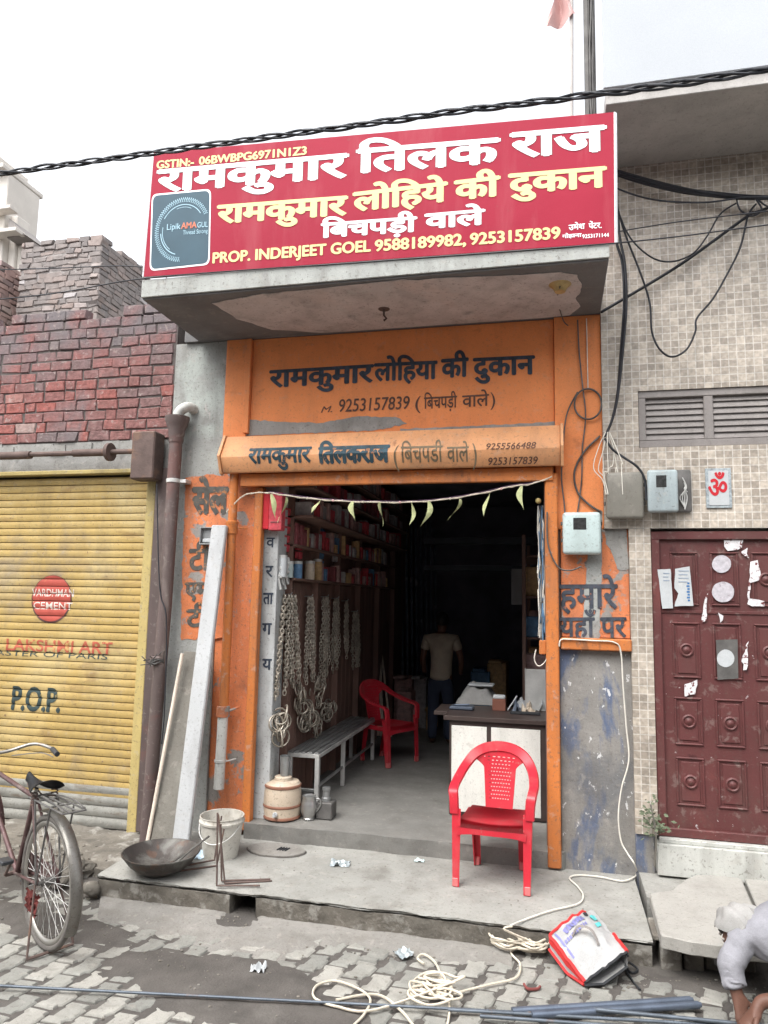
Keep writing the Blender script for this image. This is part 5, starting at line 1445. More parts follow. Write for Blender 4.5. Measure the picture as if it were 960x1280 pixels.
wire('bag_strap', 'black strap end trailing from the open bag', [bagp(.9, 1, .0)+Vector((.01, 0, .02)), onZ(786, 1203, .05), onZ(797, 1212, .015), onZ(790, 1216, .012), onZ(780, 1208, .02), onZ(790, 1225, .012), onZ(800, 1237, .012)], .006, m_black, 'strap')
wire('red_strip', 'short rusty red metal strip lying on the pavers left of the bag', [onZ(655, 1230, .012), onZ(660, 1236, .014), onZ(672, 1236, .012), onZ(675, 1233, .012)], .007, m_ragred, 'strip')
# steel tubes and bars on the street
def bar(name, label, p0, p1, r, mat, hollow=False, z=None, cat='bar', group=None, ribs=False):
    zz = z if z is not None else r+.016
    a, b = onZ(*p0, zz), onZ(*p1, zz)
    mb = MB(); mb.tube([a.lerp(b, k/8)+Vector((0, 0, .002*nz(k, 3))) for k in range(9)], r, 12)
    if hollow: mb.tube([b+(b-a).normalized()*.001, b+(b-a).normalized()*.012], r*.7, 12)
    if ribs:
        n = int((b-a).length/.016); dr_ = (b-a).normalized(); sd_ = Vector((-dr_.y, dr_.x, 0))
        for k in range(n):
            p = a.lerp(b, k/n); mb.tube([p+sd_*r*1.05-dr_*.003, p+Vector((0, 0, r*1.12)), p-sd_*r*1.05+dr_*.003], .0016, 4)
    return tag(mb.build(name, mat, smooth=40), label, cat, group)
bar('steel_tube', 'upper blue steel tube lying before the crouching man', (640, 1264), (863, 1250), .017, m_bluesteel, True, cat='steel tube')
bar('steel_tube', 'blue steel tube resting just below the upper one', (665, 1269), (873, 1256), .017, m_bluesteel, True, cat='steel tube')
bar('reinforcing_bar', 'ribbed steel bar just below the two blue tubes', (560, 1262), (930, 1283), .0075, m_rebar, z=.03, ribs=True)
bar('reinforcing_bar', 'smooth blue bar crossing the ribbed one at the bottom right', (745, 1262), (1010, 1288), .009, m_rebar, z=.05)
bar('reinforcing_bar', 'lowest steel bar at the bottom right edge', (600, 1270), (900, 1292), .008, m_rebar, z=.03)
bar('reinforcing_bar', 'very long ribbed steel bar lying right across the lane', (-260, 1219), (700, 1268), .0065, m_rebar, z=.03, ribs=True)
# weed at the pilaster foot
c = onY(818, 1030, 5.15)
we = empty('weed', (c.x, 5.18, c.z-.1), 'small dusty weed growing at the foot of the tiled pilaster', 'plant')
mb = MB(); mb.tube(spline([(c.x-.0, 5.2, c.z-.28), (c.x+.01, 5.16, c.z-.1), c, (c.x-.02, 5.15, c.z+.12)], 5), .006, 5); mb.build('stem', m_greyboard, we)
mb = MB()
for k in range(95):
    a = random.random()*6.28; q_ = random.random()
    p = Vector((c.x+random.gauss(.005, .05), 5.16+random.gauss(0, .03), c.z+random.gauss(.0, .045) if k < 70 else c.z+random.uniform(.03, .16)))
    if k >= 70: p.x = c.x-.03+random.gauss(0, .02)
    dv = Vector((math.cos(a), math.sin(a)*.6, random.uniform(-.5, .6))).normalized(); sd_ = dv.orthogonal().normalized(); l_ = random.uniform(.02, .045)
    mb.face([p, p+dv*l_*.5+sd_*l_*.28, p+dv*l_, p+dv*l_*.5-sd_*l_*.28])
mb.build('foliage', m_weed, we, smooth=0)

# grit and small stones along the joints, the dirt patches and the foot of the plinth
mb = MB()
for k in range(520):
    if k % 3 == 0: x, y = random.uniform(-3.4, .5), random.gauss(4.24, .05)
    elif k % 3 == 1:
        c_, a_, b_, _h = random.choice(PATCH); x, y = random.gauss(c_.x, a_*.6), random.gauss(c_.y, b_*.6)
    else: x, y = random.uniform(-4.2, 2.0), random.uniform(3.0, 4.3)
    if y > 4.31: continue
    r_ = random.choice((.003, .004, .005, .006, .008))
    mb.ball((x, y, max(dirt_h(x, y), .0)+r_*.3), r_, (random.uniform(.8, 1.5), random.uniform(.8, 1.3), .6), 1)
for k in range(60):
    x, y = random.uniform(-4.6, -2.95), random.uniform(4.5, 5.1); r_ = random.choice((.006, .009, .014, .022))
    mb.ball((x, y, .07+r_*.2), r_, (random.uniform(.8, 1.5), 1, .6), 1)
for k in range(70):
    x, y = random.uniform(-2.6, .4), random.uniform(4.5, 5.2); r_ = random.choice((.002, .003, .004))
    mb.ball((x, y, PT+.003), r_, (1.3, 1, .6), 1)
o = mb.build('gravel', m_stepside, smooth=0); tag(o, 'loose grit and pebbles scattered over the lane and plinth', 'gravel', kind='stuff')

for k, (px, py, r_, lab) in enumerate(((95, 1085, .09, 'broken grey concrete lump at the left end of the plinth, largest'), (70, 1100, .06, 'broken concrete lump beside the bicycle wheel'), (112, 1112, .05, 'small concrete lump at the plinth corner'))):
    c = onZ(px, py, .06); mb = MB(); mb.ball(c, r_, (1.5, 1.1, .7), 3)
    for v in mb.bm.verts: v.co += (v.co-c).normalized()*r_*.55*nz(v.co.x*14, v.co.y*14, v.co.z*14)
    tag(mb.build('concrete_lump', m_stepside, smooth=25), lab, 'rubble')
# ------------------------------------------------------------------ inside the shop
ch2 = dup(ch, Vector((-1.70, 7.55, FZ+.004)), R(62), 'darker red plastic armchair inside the shop beyond the steel bench')
LX = IX0+.002     # face of the left inside wall
# steel bench
bx0, bx1, by0, by1 = -2.12, -1.85, 5.72, 7.6
bt = .70
bn = empty('steel_bench', ((bx0+bx1)/2, (by0+by1)/2, FZ), 'long grey steel bench with a slatted top along the left inside wall', 'bench')
mb = MB()
for k in range(5): mb.box((bx0+.002+k*.055, by0+.0, bt-.012), (bx0+.045+k*.055, by1, bt), .003)
mb.build('seat', m_steel, bn)
mb = MB(); mb.box((bx0, by0, bt-.045), (bx1, by0+.035, bt-.0125), .003); mb.box((bx0, by1-.035, bt-.045), (bx1, by1, bt-.0125), .003)
for x in (bx0, bx1-.03): mb.box((x, by0+.036, bt-.045), (x+.03, by1-.036, bt-.0125), .003)
mb.build('frame', m_zinc, bn)
for x in (bx0, bx1-.035):
    for y in (by0, (by0+by1)/2-.2, by1-.035):
        mb = MB(); mb.box((x, y, FZ), (x+.035, y+.035, bt-.0455), .003); mb.build('leg', m_zinc, bn)
mb = MB(); mb.box((bx0+.036, by0+.008, FZ+.12), (bx1-.036, by0+.028, FZ+.145), .003); mb.box((bx1-.028, by0+.036, FZ+.15), (bx1-.01, by1-.036, FZ+.175), .003); mb.build('stretcher', m_steel, bn)
# chains hanging from the shelf edge, each bunch on its hook
LINK = bmesh.new()
def add_link(bm_, c, d, side, L=.034, w=.011, r=.0036, ns=10, nr=5):
    d = d.normalized(); side = (side-d*side.dot(d)).normalized(); n_ = d.cross(side)
    rings = []
    for k in range(ns):
        a = 2*math.pi*k/ns
        p = c+d*(L*.5*math.sin(a)*(1.0))+side*(w*math.copysign(abs(math.cos(a))**.6, math.cos(a)))
        t = (d*math.cos(a)*L*.5-side*math.sin(a)*w).normalized(); u_ = t.cross(n_)
        rings.append([bm_.verts.new(p+u_*r*math.cos(b*2*math.pi/nr)+n_*r*math.sin(b*2*math.pi/nr)) for b in range(nr)])
    for k in range(ns):
        A, B = rings[k], rings[(k+1) % ns]
        for b in range(nr): bm_.faces.new((A[b], A[(b+1) % nr], B[(b+1) % nr], B[b]))
def chain_strand(p0, L, drift, big):
    mb = MB(); st = .024*big; n = int(L/st)
    for k in range(n):
        p = p0+Vector((drift.x*k/n+.008*nz(k*.3, p0.y*50), drift.y*k/n+.014*nz(k*.22, p0.y*50, 3), -k*st))
        add_link(mb.bm, p, Vector((.25*nz(k*.9, p0.y*30), .25*nz(k*.8, p0.y*30, 5), -1)), Vector((1, .7+.8*nz(k, 2), 0)) if k % 2 else Vector((-.7+.8*nz(k, 3), 1, 0)), L=.034*big, w=.0105*big, r=.0036*big)
    return mb
BUN = [(361, 748, 872, 15, .95, 1.25, 'brightest and nearest'), (387, 750, 858, 9, .8, 1.1, 'second from the doorway'), (407, 750, 852, 10, .75, 1.15, 'third from the doorway'), (420, 752, 846, 9, .7, 1.1, 'fourth from the doorway'), (432, 755, 825, 6, .55, 1.1, 'short fifth'), (444, 768, 838, 7, .5, 1.1, 'farthest and darkest')]
for i, (px, y0, y1, ns_, L, big, wd) in enumerate(BUN):
    top = onX(px, y0, LX+.06); bot = onX(px, y1, LX+.06)
    t = empty('chain_bunch', top, 'bunch of hanging steel chains on the left inside wall, '+wd+' of six', 'chains', 'chain bunches on the left inside wall')
    mb = MB(); mb.tube([top+Vector((-.06, 0, .03)), top+Vector((.02, 0, .035)), top+Vector((.03, 0, .05))], .005, 6); mb.build('hook', m_steel, t)
    Lz = top.z-bot.z
    for k in range(ns_):
        off_ = Vector((random.uniform(-.01, .04), (k-(ns_-1)/2)*.023*big+random.gauss(0, .006), 0))
        m2 = chain_strand(top+off_*.6+Vector((0, 0, .01)), Lz*random.uniform(.72, 1.04), off_*.7, big)
        m2.build('chain', m_chain, t, smooth=60)
# ring bunches
def rings(px, py, n, r, label, spread=.03, vert=.03):
    c = onX(px, py, LX+.07)
    t = empty('ring_bunch', c, label, 'iron rings', 'iron ring bunches on the left inside wall')
    for k in range(n):
        mb = MB(); q = c+Vector((random.uniform(-.02, .05), random.uniform(-spread, spread)*1.5, random.uniform(-vert, vert)*2)); tl_ = random.uniform(-.9, .9); rr = r*random.uniform(.75, 1.1)
        ax = Vector((math.cos(tl_), math.sin(tl_), random.uniform(-.3, .3))).normalized(); u_ = ax.orthogonal().normalized(); w_ = ax.cross(u_)
        ar = 2*math.pi if random.random() < .6 else 4.9
        pts_ = [q+u_*rr*math.cos(a*ar/16)+w_*rr*math.sin(a*ar/16) for a in range(17)]
        mb.tube(pts_, .007, 6); mb.build('ring', m_chain, t, smooth=60)
rings(347, 908, 14, .065, 'bunch of iron rings low behind the white jamb', .04, .05)
rings(374, 872, 13, .05, 'bunch of iron rings under the brightest chains', .03, .05)
rings(395, 866, 13, .055, 'bunch of bright iron rings under the second chains', .025, .06)
rings(383, 894, 15, .07, 'heap of large iron rings resting at the back of the bench', .08, .04)
rings(408, 890, 14, .06, 'heap of iron rings on the bench, farther from the door', .09, .03)
rings(397, 905, 7, .06, 'iron rings lying lowest against the wall above the bench', .09, .03)
# shelves on the left wall with cartons and tins
SHD = .24
t = empty('wall_shelf', (LX, 7, 1.9), 'dark brown wall shelving crowded with cartons on the left inside wall', 'shelf')
shelf_z = [2.10, 2.38, 2.62, 2.86, 3.10]
for z_ in shelf_z:
    mb = MB(); mb.box((LX, 5.62, z_-.02), (LX+(SHD if z_ > 2.5 else .1), 9.6, z_), .003); mb.build('board', m_darkwood, t)
for y_ in (5.62, 6.3, 7.0, 7.8, 8.7, 9.58):
    mb = MB(); mb.box((LX, y_, FZ), (LX+.07, y_+.025, 3.4)); mb.build('upright', m_darkwood, t)
mb = MB()
for k in range(26):
    y_ = 5.7+k*.15; mb.box((LX, y_, FZ+.01), (LX+.012, y_+.14, 2.07), .003)
mb.build('back_panel', m_darkwood, t)
def carton(y, z, w, d, h, mat, label, group, x=None):
    mb = MB(); x = LX+.02 if x is None else x
    mb.box((x, y, z), (x+d, y+w, z+h), .004)
    mb.box((x+d-.0015, y+w*.15, z+h*.25), (x+d+.0015, y+w*.8, z+h*.7), 0)
    return tag(mb.build('carton', mat), label, 'box', group)
for zi, (z_, lab) in enumerate(((2.621, 'dark carton packed in the lower crowded row on the left inside shelf'), (2.861, 'dark carton packed in the upper crowded row on the left inside shelf'), (3.101, 'dark carton packed in the topmost row on the left inside shelf'))):
    y = 5.66
    while y < 9.3:
        w = random.uniform(.07, .16); h_ = random.uniform(.11, .19)
        if all(not (y < q < y+w) for q in (6.31, 7.01, 7.81, 8.71)):
            carton(y, z_, w-.008, SHD-.02-random.uniform(0, .05), h_, random.choice(CARTON[:3]+[CARTON[5]]), lab, 'cartons in shelf row '+('one', 'two', 'three')[zi])
        y += w
# goods hanging or standing on the narrow shelves
SPECS = [(356, 668, 5, CARTON[1], 'red packets hanging in a strip under the cartons, nearest the door'), (372, 700, 3, CARTON[1], 'red packets hanging in a group behind the first strip'), (400, 690, 6, CARTON[3], 'blue green packets hanging in a block on the left inside wall'), (418, 685, 5, CARTON[5], 'grey packets hanging beyond the blue green ones')]
for px, py, n, mat, lab in SPECS:
    c = onX(px, py, LX+.03)
    for a in range(2):
        for b in range(n):
            mb = MB(); y_ = c.y+a*.075-.04; z_ = c.z+.16-b*.075
            mb.prism([(LX+.015, y_, z_), (LX+.04, y_, z_+.004), (LX+.045, y_, z_+.06), (LX+.015, y_, z_+.064)], (0, .055, 0), bev=.004)
            tag(mb.build('packet', mat), 'one of the '+lab, 'packet', lab[:40])
for zi, (z_, y0, lab) in enumerate(((2.101, 6.32, 'small packet in the crowded row on the low narrow shelf'), (2.381, 5.66, 'small packet in the crowded row on the middle narrow shelf'))):
    y = y0
    while y < 9.0:
        w = random.uniform(.035, .09); h_ = random.uniform(.07, .2)
        if all(not (y < q < y+w) for q in (6.31, 7.01, 7.81, 8.71)) and random.random() < .85:
            carton(y, z_, w-.006, .06+random.uniform(0, .03), h_, random.choice(CARTON), lab, 'packets on narrow shelf '+('one', 'two')[zi])
        y += w
def tin(px, py, r, h_, mat, label):
    c = onX(px, py, LX+.06); c.z = 2.101
    t_ = empty('tin', c, label, 'tin', 'tins on the low narrow shelf')
    mb = MB(); mb.lathe([(0, 0), (r, 0), (r, h_-.01), (r*.92, h_), (0, h_)], c, 16); mb.build('body', mat, t_)
    mb = MB(); mb.lathe([(r*1.03, h_-.02), (r*1.03, h_+.004), (0, h_+.006)], c, 16); mb.build('lid', m_zinc, t_)
tin(352, 740, .035, .17, m_paper, 'white tin in the nearest corner of the low narrow shelf')
tin(361, 740, .03, .13, m_metermint, 'pale tin second from the door on the low shelf')
tin(371, 745, .04, .14, CARTON[3], 'navy tin with pale marks on the low shelf above the chains')
tin(386, 745, .045, .16, m_camper, 'beige tin on the low shelf above the second chains')
tin(396, 745, .04, .19, CARTON[4], 'tall kraft brown tin beside the beige one')
for k, px in enumerate((350, 353, 356, 359, 363)):
    c = onX(px, 718-6*(k % 2), LX+.05)
    mb = MB(); mb.tube(spline([c+Vector((0, 0, .1)), c+Vector((.01, .01, .04)), c+Vector((-.01, -.01, -.02)), c+Vector((.01, 0, -.12))], 4), .013, 6); mb.ball(c+Vector((0, 0, -.02)), .03, (1, 1, .6), 1); mb.ball(c+Vector((0, 0, .05)), .024, (1, .8, 1.2), 1)
    tag(mb.build('hanging_fitting', m_zinc), 'small white metal fittings on a string just inside the white jamb', 'fitting', 'strings of white fittings inside the jamb')
# red letter-box-like case at the top of the jamb
a, b = onY(332, 617, 5.33), onY(350, 662, 5.33)
t = empty('red_box', ((a.x+b.x)/2, 5.35, b.z), 'small red metal box hung high inside the left side of the doorway', 'box')
mb = MB(); mb.box((a.x, 5.28, b.z), (a.x+.055, 5.359, a.z), .004); mb.build('side', m_omred, t)
mb = MB(); mb.box((a.x+.056, 5.275, b.z-.01), (b.x+.03, 5.359, a.z), .005); mb.build('case', CARTON[1], t)
mb = MB(); mb.box((a.x+.075, 5.270, b.z+.05), (b.x+.012, 5.2755, b.z+.06)); mb.build('latch', CARTON[0], t)
# poles leaning in the left rear
for k, (pb, ptp, r_, lab) in enumerate((((472, 905), (467, 746), .03, 'cream square batten leaning behind the inner red chair, leftmost of three'), ((478, 905), (471, 756), .026, 'cream square batten leaning behind the inner red chair, middle one'), ((489, 905), (474, 790), .014, 'thin pale rod leaning at the right of the two battens'))):
    a, b = onY(*pb, 8.9), onY(*ptp, 9.3)
    a.z = FZ
    mb = MB(); mb.tube([a, b], r_, 4 if k < 2 else 8); tag(mb.build('batten', m_cream), lab, 'batten', 'battens leaning in the back left')
# water camper with a steel tumbler, jug and iron weight
c = onZ(346, 1026, FZ+.002); c.y += .105; c.x += .0
wc = empty('water_cooler_jug', c, 'stained beige barrel water jug standing at the foot of the white jamb', 'water jug')
mb = MB(); mb.lathe([(0, 0), (.128, 0), (.138, .012), (.136, .03), (.144, .075), (.145, .13), (.142, .2), (.134, .235), (.135, .25), (.120, .268), (.066, .274), (.066, .298), (.058, .304), (0, .306)], c, 32); jb = mb.build('body', m_camper, wc)
mb = MB(); mb.lathe([(.1445, .088), (.149, .094), (.1495, .104), (.146, .11)], c, 32); mb.lathe([(.1375, .228), (.142, .234), (.142, .246), (.1365, .252)], c, 32); mb.lathe([(.139, .004), (.143, .008), (.142, .022), (.138, .026)], c, 32); mb.build('band', m_camperband, wc)
mb = MB(); Mr = Matrix.Translation(c+Vector((.0, -.146, .055))) @ Matrix.Rotation(R(90), 4, 'X'); mb.lathe([(.018, -.01), (.018, .01), (.012, .012), (.012, .028), (0, .03)], (0, 0, 0), 12, M=Mr); mb.box((c.x-.006, c.y-.178, c.z+.04), (c.x+.006, c.y-.16, c.z+.075), .003); mb.build('tap', m_paper, wc)
mb = MB(); mb.lathe([(0, .0), (.034, 0), (.036, .01), (.040, .145), (.042, .146), (.039, .143), (.034, .012), (0, .01)], c+Vector((.01, 0, .307)), 20); tag(mb.build('tumbler', m_steel), 'steel tumbler standing on the lid of the beige water jug', 'tumbler')
c = onZ(383, 1026, FZ+.002); c.y += .05
jg = empty('steel_jug', c, 'shiny steel jug with a handle on the shop step', 'jug')
mb = MB(); mb.lathe([(0, 0), (.045, 0), (.047, .008), (.042, .014), (.060, .05), (.064, .085), (.057, .125), (.049, .148), (.055, .17), (.053, .17), (.046, .148), (.05, .12), (0, .03)], c, 28); mb.build('body', m_shine, jg)
mb = MB(); mb.tube(spline([c+Vector((.052, -.0, .155)), c+Vector((.085, -.0, .15)), c+Vector((.092, 0, .11)), c+Vector((.06, 0, .06))], 6), .006, 8); mb.build('handle', m_shine, jg)
c = onZ(404, 1025, FZ+.002); c.y += .06
wt = empty('iron_weight', c, 'dark iron block with a short round post beside the steel jug', 'weight')
mb = MB(); mb.box(c+Vector((-.065, -.06, 0)), c+Vector((.065, .07, .125)), .008); mb.build('block', m_grime, wt)
mb = MB(); mb.lathe([(.034, .125), (.034, .15), (.028, .155), (.028, .20), (.032, .205), (.032, .225), (0, .228)], c, 16); mb.build('post', m_steel, wt)
# counter
KY = 5.86
ka, kb = onY(562, 893, KY), onY(684, 905, KY)
k0 = onZ(562, 1020, FZ)
KX0, KX1, KZ = ka.x, -.065, (ka.z+kb.z)/2+.01
ct = empty('counter', ((KX0+KX1)/2, KY, FZ), 'shop counter with white laminate panels and a dark brown top', 'counter')
mb = MB(); mb.box((KX0-.045, KY-.03, KZ-.035), (KX1, KY+.62, KZ), .004); mb.box((KX0-.16, KY+.2, KZ-.034), (KX0-.046, KY+.62, KZ-.001), .004); mb.build('top', m_countertrim, ct)
xm = onY(612, 930, KY).x
mb = MB()
mb.box((KX0, KY, FZ+.01), (KX1, KY+.55, KZ-.036), .003); mb.build('carcass', m_countertrim, ct)
for x0, x1 in ((KX0+.018, xm-.022), (xm+.012, KX1-.045)):
    mb = MB(); mb.box((x0, KY-.007, FZ+.035), (x1, KY-.0005, KZ-.075), .002); mb.build('front_panel', m_laminate, ct)
KT = KZ+.001
def onK(px, py): return onZ(px, py, KT)
c = onK(598, 878)
bd = empty('cloth_bundle', c, 'cream folded cloth bundle lying on the left of the counter', 'bundle')
mb = MB(); mb.grid(lambda u, v: c+Vector(((u-.5)*.36+.02*nz(u*4, v*4, 2), (v-.5)*.3, .17*max(0, (1-(2*u-1)**4)*(1-(2*v-1)**4))*(.8+.35*nz(u*4, v*4, 7)))), 20, 16); mb.build('cloth', m_scarf, bd)
mb = MB(); mb.box(c+Vector((-.09, -.1, .15)), c+Vector((.14, .1, .168)), .008); mb.build('paper', m_paper, bd)
c = onK(577, 887); mb = MB(); mb.box(c+Vector((-.1, -.05, 0)), c+Vector((.1, .09, .03)), .01); mb.tube([c+Vector((-.06, .0, .035)), c+Vector((.06, .03, .04))], .008, 6); tag(mb.build('tray', m_bluesteel), 'low grey steel tray in front of the cream cloth', 'tray')
c = onK(624, 888)
pb_ = empty('pen_box', c, 'small brown box with a white top at the middle of the counter', 'box')
mb = MB(); mb.box(c+Vector((-.055, -.03, 0)), c+Vector((.055, .06, .095)), .004); mb.build('case', M('reddish brown card', (.19, .075, .05), .7), pb_)
mb = MB(); mb.box(c+Vector((-.052, -.028, .095)), c+Vector((.052, .058, .125)), .02, seg=2); mb.build('lid', m_paper, pb_)
c = onK(639, 889); mb = MB(); mb.tube([c+Vector((-.03, 0, .006)), c+Vector((.045, .05, .12))], .006, 6); tag(mb.build('pen', m_paper), 'white pen slanting beside the brown box', 'pen')
for k, (px, py, s_) in enumerate(((655, 884, .09), (668, 880, .08), (660, 890, .07), (676, 888, .07), (646, 890, .05))):
    c = onK(px, py); mb = MB()
    mb.grid(lambda u, v: c+Vector(((u-.5)*s_*1.6+.02*nz(u*5, v*5, k), (v-.5)*s_*1.5, .004+.10*max(0, .5+nz(u*4, v*4, k+3)-abs(u-.5)-abs(v-.5)*.6))), 10, 9)
    tag(mb.build('paper_heap', [m_paper, m_scarf, m_camper, m_paper, m_bluesteel][k], smooth=20), 'crumpled paper among the clutter at the right end of the counter', 'paper', 'crumpled papers on the counter')
mb = MB(); c = onK(655, 893); mb.box(c+Vector((-.11, -.02, 0)), c+Vector((.13, .03, .02)), .004); tag(mb.build('ledger', m_black), 'dark flat ledger at the front right of the counter', 'book')
a, b = onY(657, 836, 6.35), onY(686, 876, 6.35)
mb = MB(); mb.box((a.x, 6.35, KT), (a.x+.30, 6.36, a.z), .003); mb.box((a.x-.006, 6.345, KT), (a.x, 6.365, a.z+.004)); tag(mb.build('steel_sheet', m_zinc), 'upright grey steel sheet at the back right of the counter', 'sheet')
# wire hank hanging on the right jamb
for k in range(9):
    x_ = -.085+random.uniform(-.035, .015); y_ = 5.36+random.uniform(-.05, .05)
    pts_ = [(x_+.018*nz(k, j*.7), y_+.02*nz(k+9, j*.7), lerp(onY(676, 632, 5.36).z, onY(676, 800+random.uniform(-40, 20), 5.36).z, j/12)) for j in range(13)]
    mb = MB(); mb.tube(spline(pts_, 3), random.choice((.003, .005, .006)), 5)
    tag(mb.build('hanging_wire', random.choice((m_whitewire, m_zinc, m_whitewire, CARTON[3], m_grime)), smooth=60), 'loose wire in the hank hanging inside the right door post', 'wire', 'wires hanging inside the right door post')
a, b = onY(674, 800, 5.30), onY(683, 818, 5.30)
mb = MB(); mb.box((a.x, 5.27, b.z), (b.x, 5.31, a.z), .006); tag(mb.build('tag_board', m_orangewood), 'small orange block at the lower end of the hanging wires', 'block')
wire('wire_loop', 'white wire loop below the small orange block', [onY(*p, 5.3) for p in ((670, 812), (668, 824), (672, 832), (678, 831), (683, 824), (684, 815))], .005, m_whitewire, 'wire')
mb = MB(); mb.ball(onY(673, 626, 5.3), .022, sub=2); tag(mb.build('yellow_ball', m_yellowrail), 'small yellow ball hanging at the top right of the doorway', 'ball')
# leaf string over the door
st_ = [onY(*p, 5.20) for p in ((283, 640), (300, 623), (312, 617), (335, 616), (355, 619), (395, 624), (440, 627), (500, 628), (550, 625), (600, 617), (640, 608), (664, 605), (690, 596))]
lg = empty('leaf_string', onY(500, 628, 5.2), 'string of drooping dry pale green leaves across the top of the doorway', 'garland')
spl = spline(st_, 8)
mb = MB(); mb.tube(spl, .0045, 5); mb.tube([p+Vector((0, 0, .006*math.sin(i))) for i, p in enumerate(spl)], .003, 4); mb.build('cord', m_rope, lg)
m_purple = M('purple cord', (.1, .05, .1), .7)
mb = MB(); mb.tube([p+Vector((0, .006, .01)) for p in spl[24:]], .003, 4); mb.build('coloured_cord', m_purple, lg)
for k, (px, py, L_, tilt) in enumerate(((340, 618, 34, .3), (357, 622, 36, -.25), (399, 625, 18, -.6), (441, 627, 26, .1), (477, 628, 32, .05), (517, 628, 30, -.15), (537, 627, 33, -.3), (574, 624, 28, -.5), (610, 616, 30, -.2), (651, 608, 30, .05))):
    p = onY(px, py, 5.20); Lw = L_*.00575
    mb = MB()
    def lf_(u, v):
        w = .025*math.sin(math.pi*min(1, .12+v*.9))*(1-.4*v)
        z = -Lw*v; x = tilt*Lw*v*v+.012*math.sin(v*5+k)
        return p+Vector((x+(u-.5)*2*w*math.cos(k+v*1.5), -.012+(u-.5)*2*w*math.sin(k+v*1.5)+.01*math.sin(v*3+k), z))
    mb.grid(lf_, 3, 12); mb.build('leaf', m_leaf, lg, recalc=False)
for k, px in enumerate((385, 418, 458, 498, 560, 628)):
    i_ = min(range(len(spl)), key=lambda j: abs(spl[j].x-onY(px, 625, 5.2).x)); mb = MB(); mb.ball(spl[i_], .011, sub=1); mb.build('bead', [m_rope, m_pinkflag][k % 2], lg)
# rear clutter: beam, racks, dark goods
mb = MB(); a, b = onY(530, 672, 9.4), onY(680, 680, 9.4); mb.box((a.x, 9.4, b.z), (IX1-.002, 9.5, a.z), .004); mb.box((a.x, 9.402, b.z-.35), (IX1-.002, 9.5, b.z-.28), .004); tag(mb.build('rack_beam', M('blue black steel', (.06, .07, .085), .6, var=.2)), 'dark steel rack beam across the back of the shop', 'beam')
rk = empty('goods_rack', (-.1, 7.8, FZ), 'dark open rack of goods against the right inside wall', 'rack')
for y_ in (7.2, 8.6):
    for x_ in (-.30, .09):
        mb = MB(); mb.box((x_, y_, FZ+.002), (x_+.035, y_+.04, 2.6)); mb.build('post', m_darkwood, rk)
for z_ in (.8, 1.2, 1.6, 2.0, 2.4):
    mb = MB(); mb.box((-.30, 7.24, z_-.02), (.125, 8.6, z_)); mb.build('shelf_board', m_darkwood, rk)
for k in range(16):
    z_ = (.801, 1.201, 1.601, 2.001)[k % 4]; y_ = 7.3+(k//4)*.3
    mb = MB(); mb.box((-.27, y_, z_), (.0, y_+.2, z_+random.uniform(.12, .3)), .01)
    tag(mb.build('carton', random.choice(CARTON[2:])), 'dusty carton on the dark rack at the right inside wall', 'box', 'cartons on the dark right rack')
a, b = onY(639, 711, 8.7), onY(653, 756, 8.7)
mb = MB(); mb.box((a.x, 8.7, b.z), (b.x, 8.72, a.z), .003); tag(mb.build('hanging_card', m_grey), 'pale grey rectangular card hanging at the back right', 'card')
for k, (px, py, s_) in enumerate(((505, 865, .16), (512, 885, .12), (500, 850, .2), (520, 850, .14), (600, 840, .2), (620, 830, .2), (535, 890, .1))):
    c = onY(px, py, 9.3); z0 = FZ+.002
    mb = MB(); mb.box((c.x-s_*.6, 9.3+.1*k % .4, z0), (c.x+s_*.6, 9.75+.1*k % .3, c.z), .01); mb.box((c.x-s_*.5, 9.34, c.z), (c.x+s_*.3, 9.6, c.z+.04), .01)
    tag(mb.build('crate', random.choice(CARTON[2:])), 'dark crate stacked at the back of the shop', 'crate', 'dark crates at the back of the shop')
for k in range(9):
    px = 498+k*6; a = onY(px, 880, 10.4); b = onY(px-4, 640+10*(k % 3), 10.6)
    mb = MB(); mb.tube([(a.x, 10.4, FZ), (b.x, 10.7, b.z)], .02, 8); tag(mb.build('iron_pipe', m_bluesteel), 'dark iron pipe standing against the back wall', 'pipe', 'iron pipes standing at the back')
# ------------------------------------------------------------------ people
def skin_mesh(nodes, edges, root=0, sub=2):
    """one continuous surface grown round a skeleton: nodes = [(co, rx, ry)]"""
    me = bpy.data.meshes.new('skeleton')
    me.from_pydata([n[0] for n in nodes], edges, [])
    o = bpy.data.objects.new('skeleton', me); COL.objects.link(o)
    md = o.modifiers.new('skin', 'SKIN'); md.use_smooth_shade = True
    for i, n in enumerate(nodes):
        sv = me.skin_vertices[0].data[i]; sv.radius = (n[1], n[2] if len(n) > 2 else n[1]); sv.use_root = (i == root)
    ms = o.modifiers.new('sub', 'SUBSURF'); ms.levels = sub; ms.render_levels = sub
    dg = bpy.context.evaluated_depsgraph_get()
    out = bpy.data.meshes.new_from_object(o.evaluated_get(dg))
    bpy.data.objects.remove(o); bpy.data.meshes.remove(me)
    return out
def body_from(chains, sub=2):
    nodes, edges, idx = [], [], {}
    for chn in chains:
        prev = None
        for key, co, r_ in chn:
            if key not in idx: idx[key] = len(nodes); nodes.append((Vector(co), *(r_ if isinstance(r_, tuple) else (r_,))))
            if prev is not None: edges.append((idx[prev], idx[key]))
            prev = key
    return skin_mesh(nodes, edges, 0, sub)
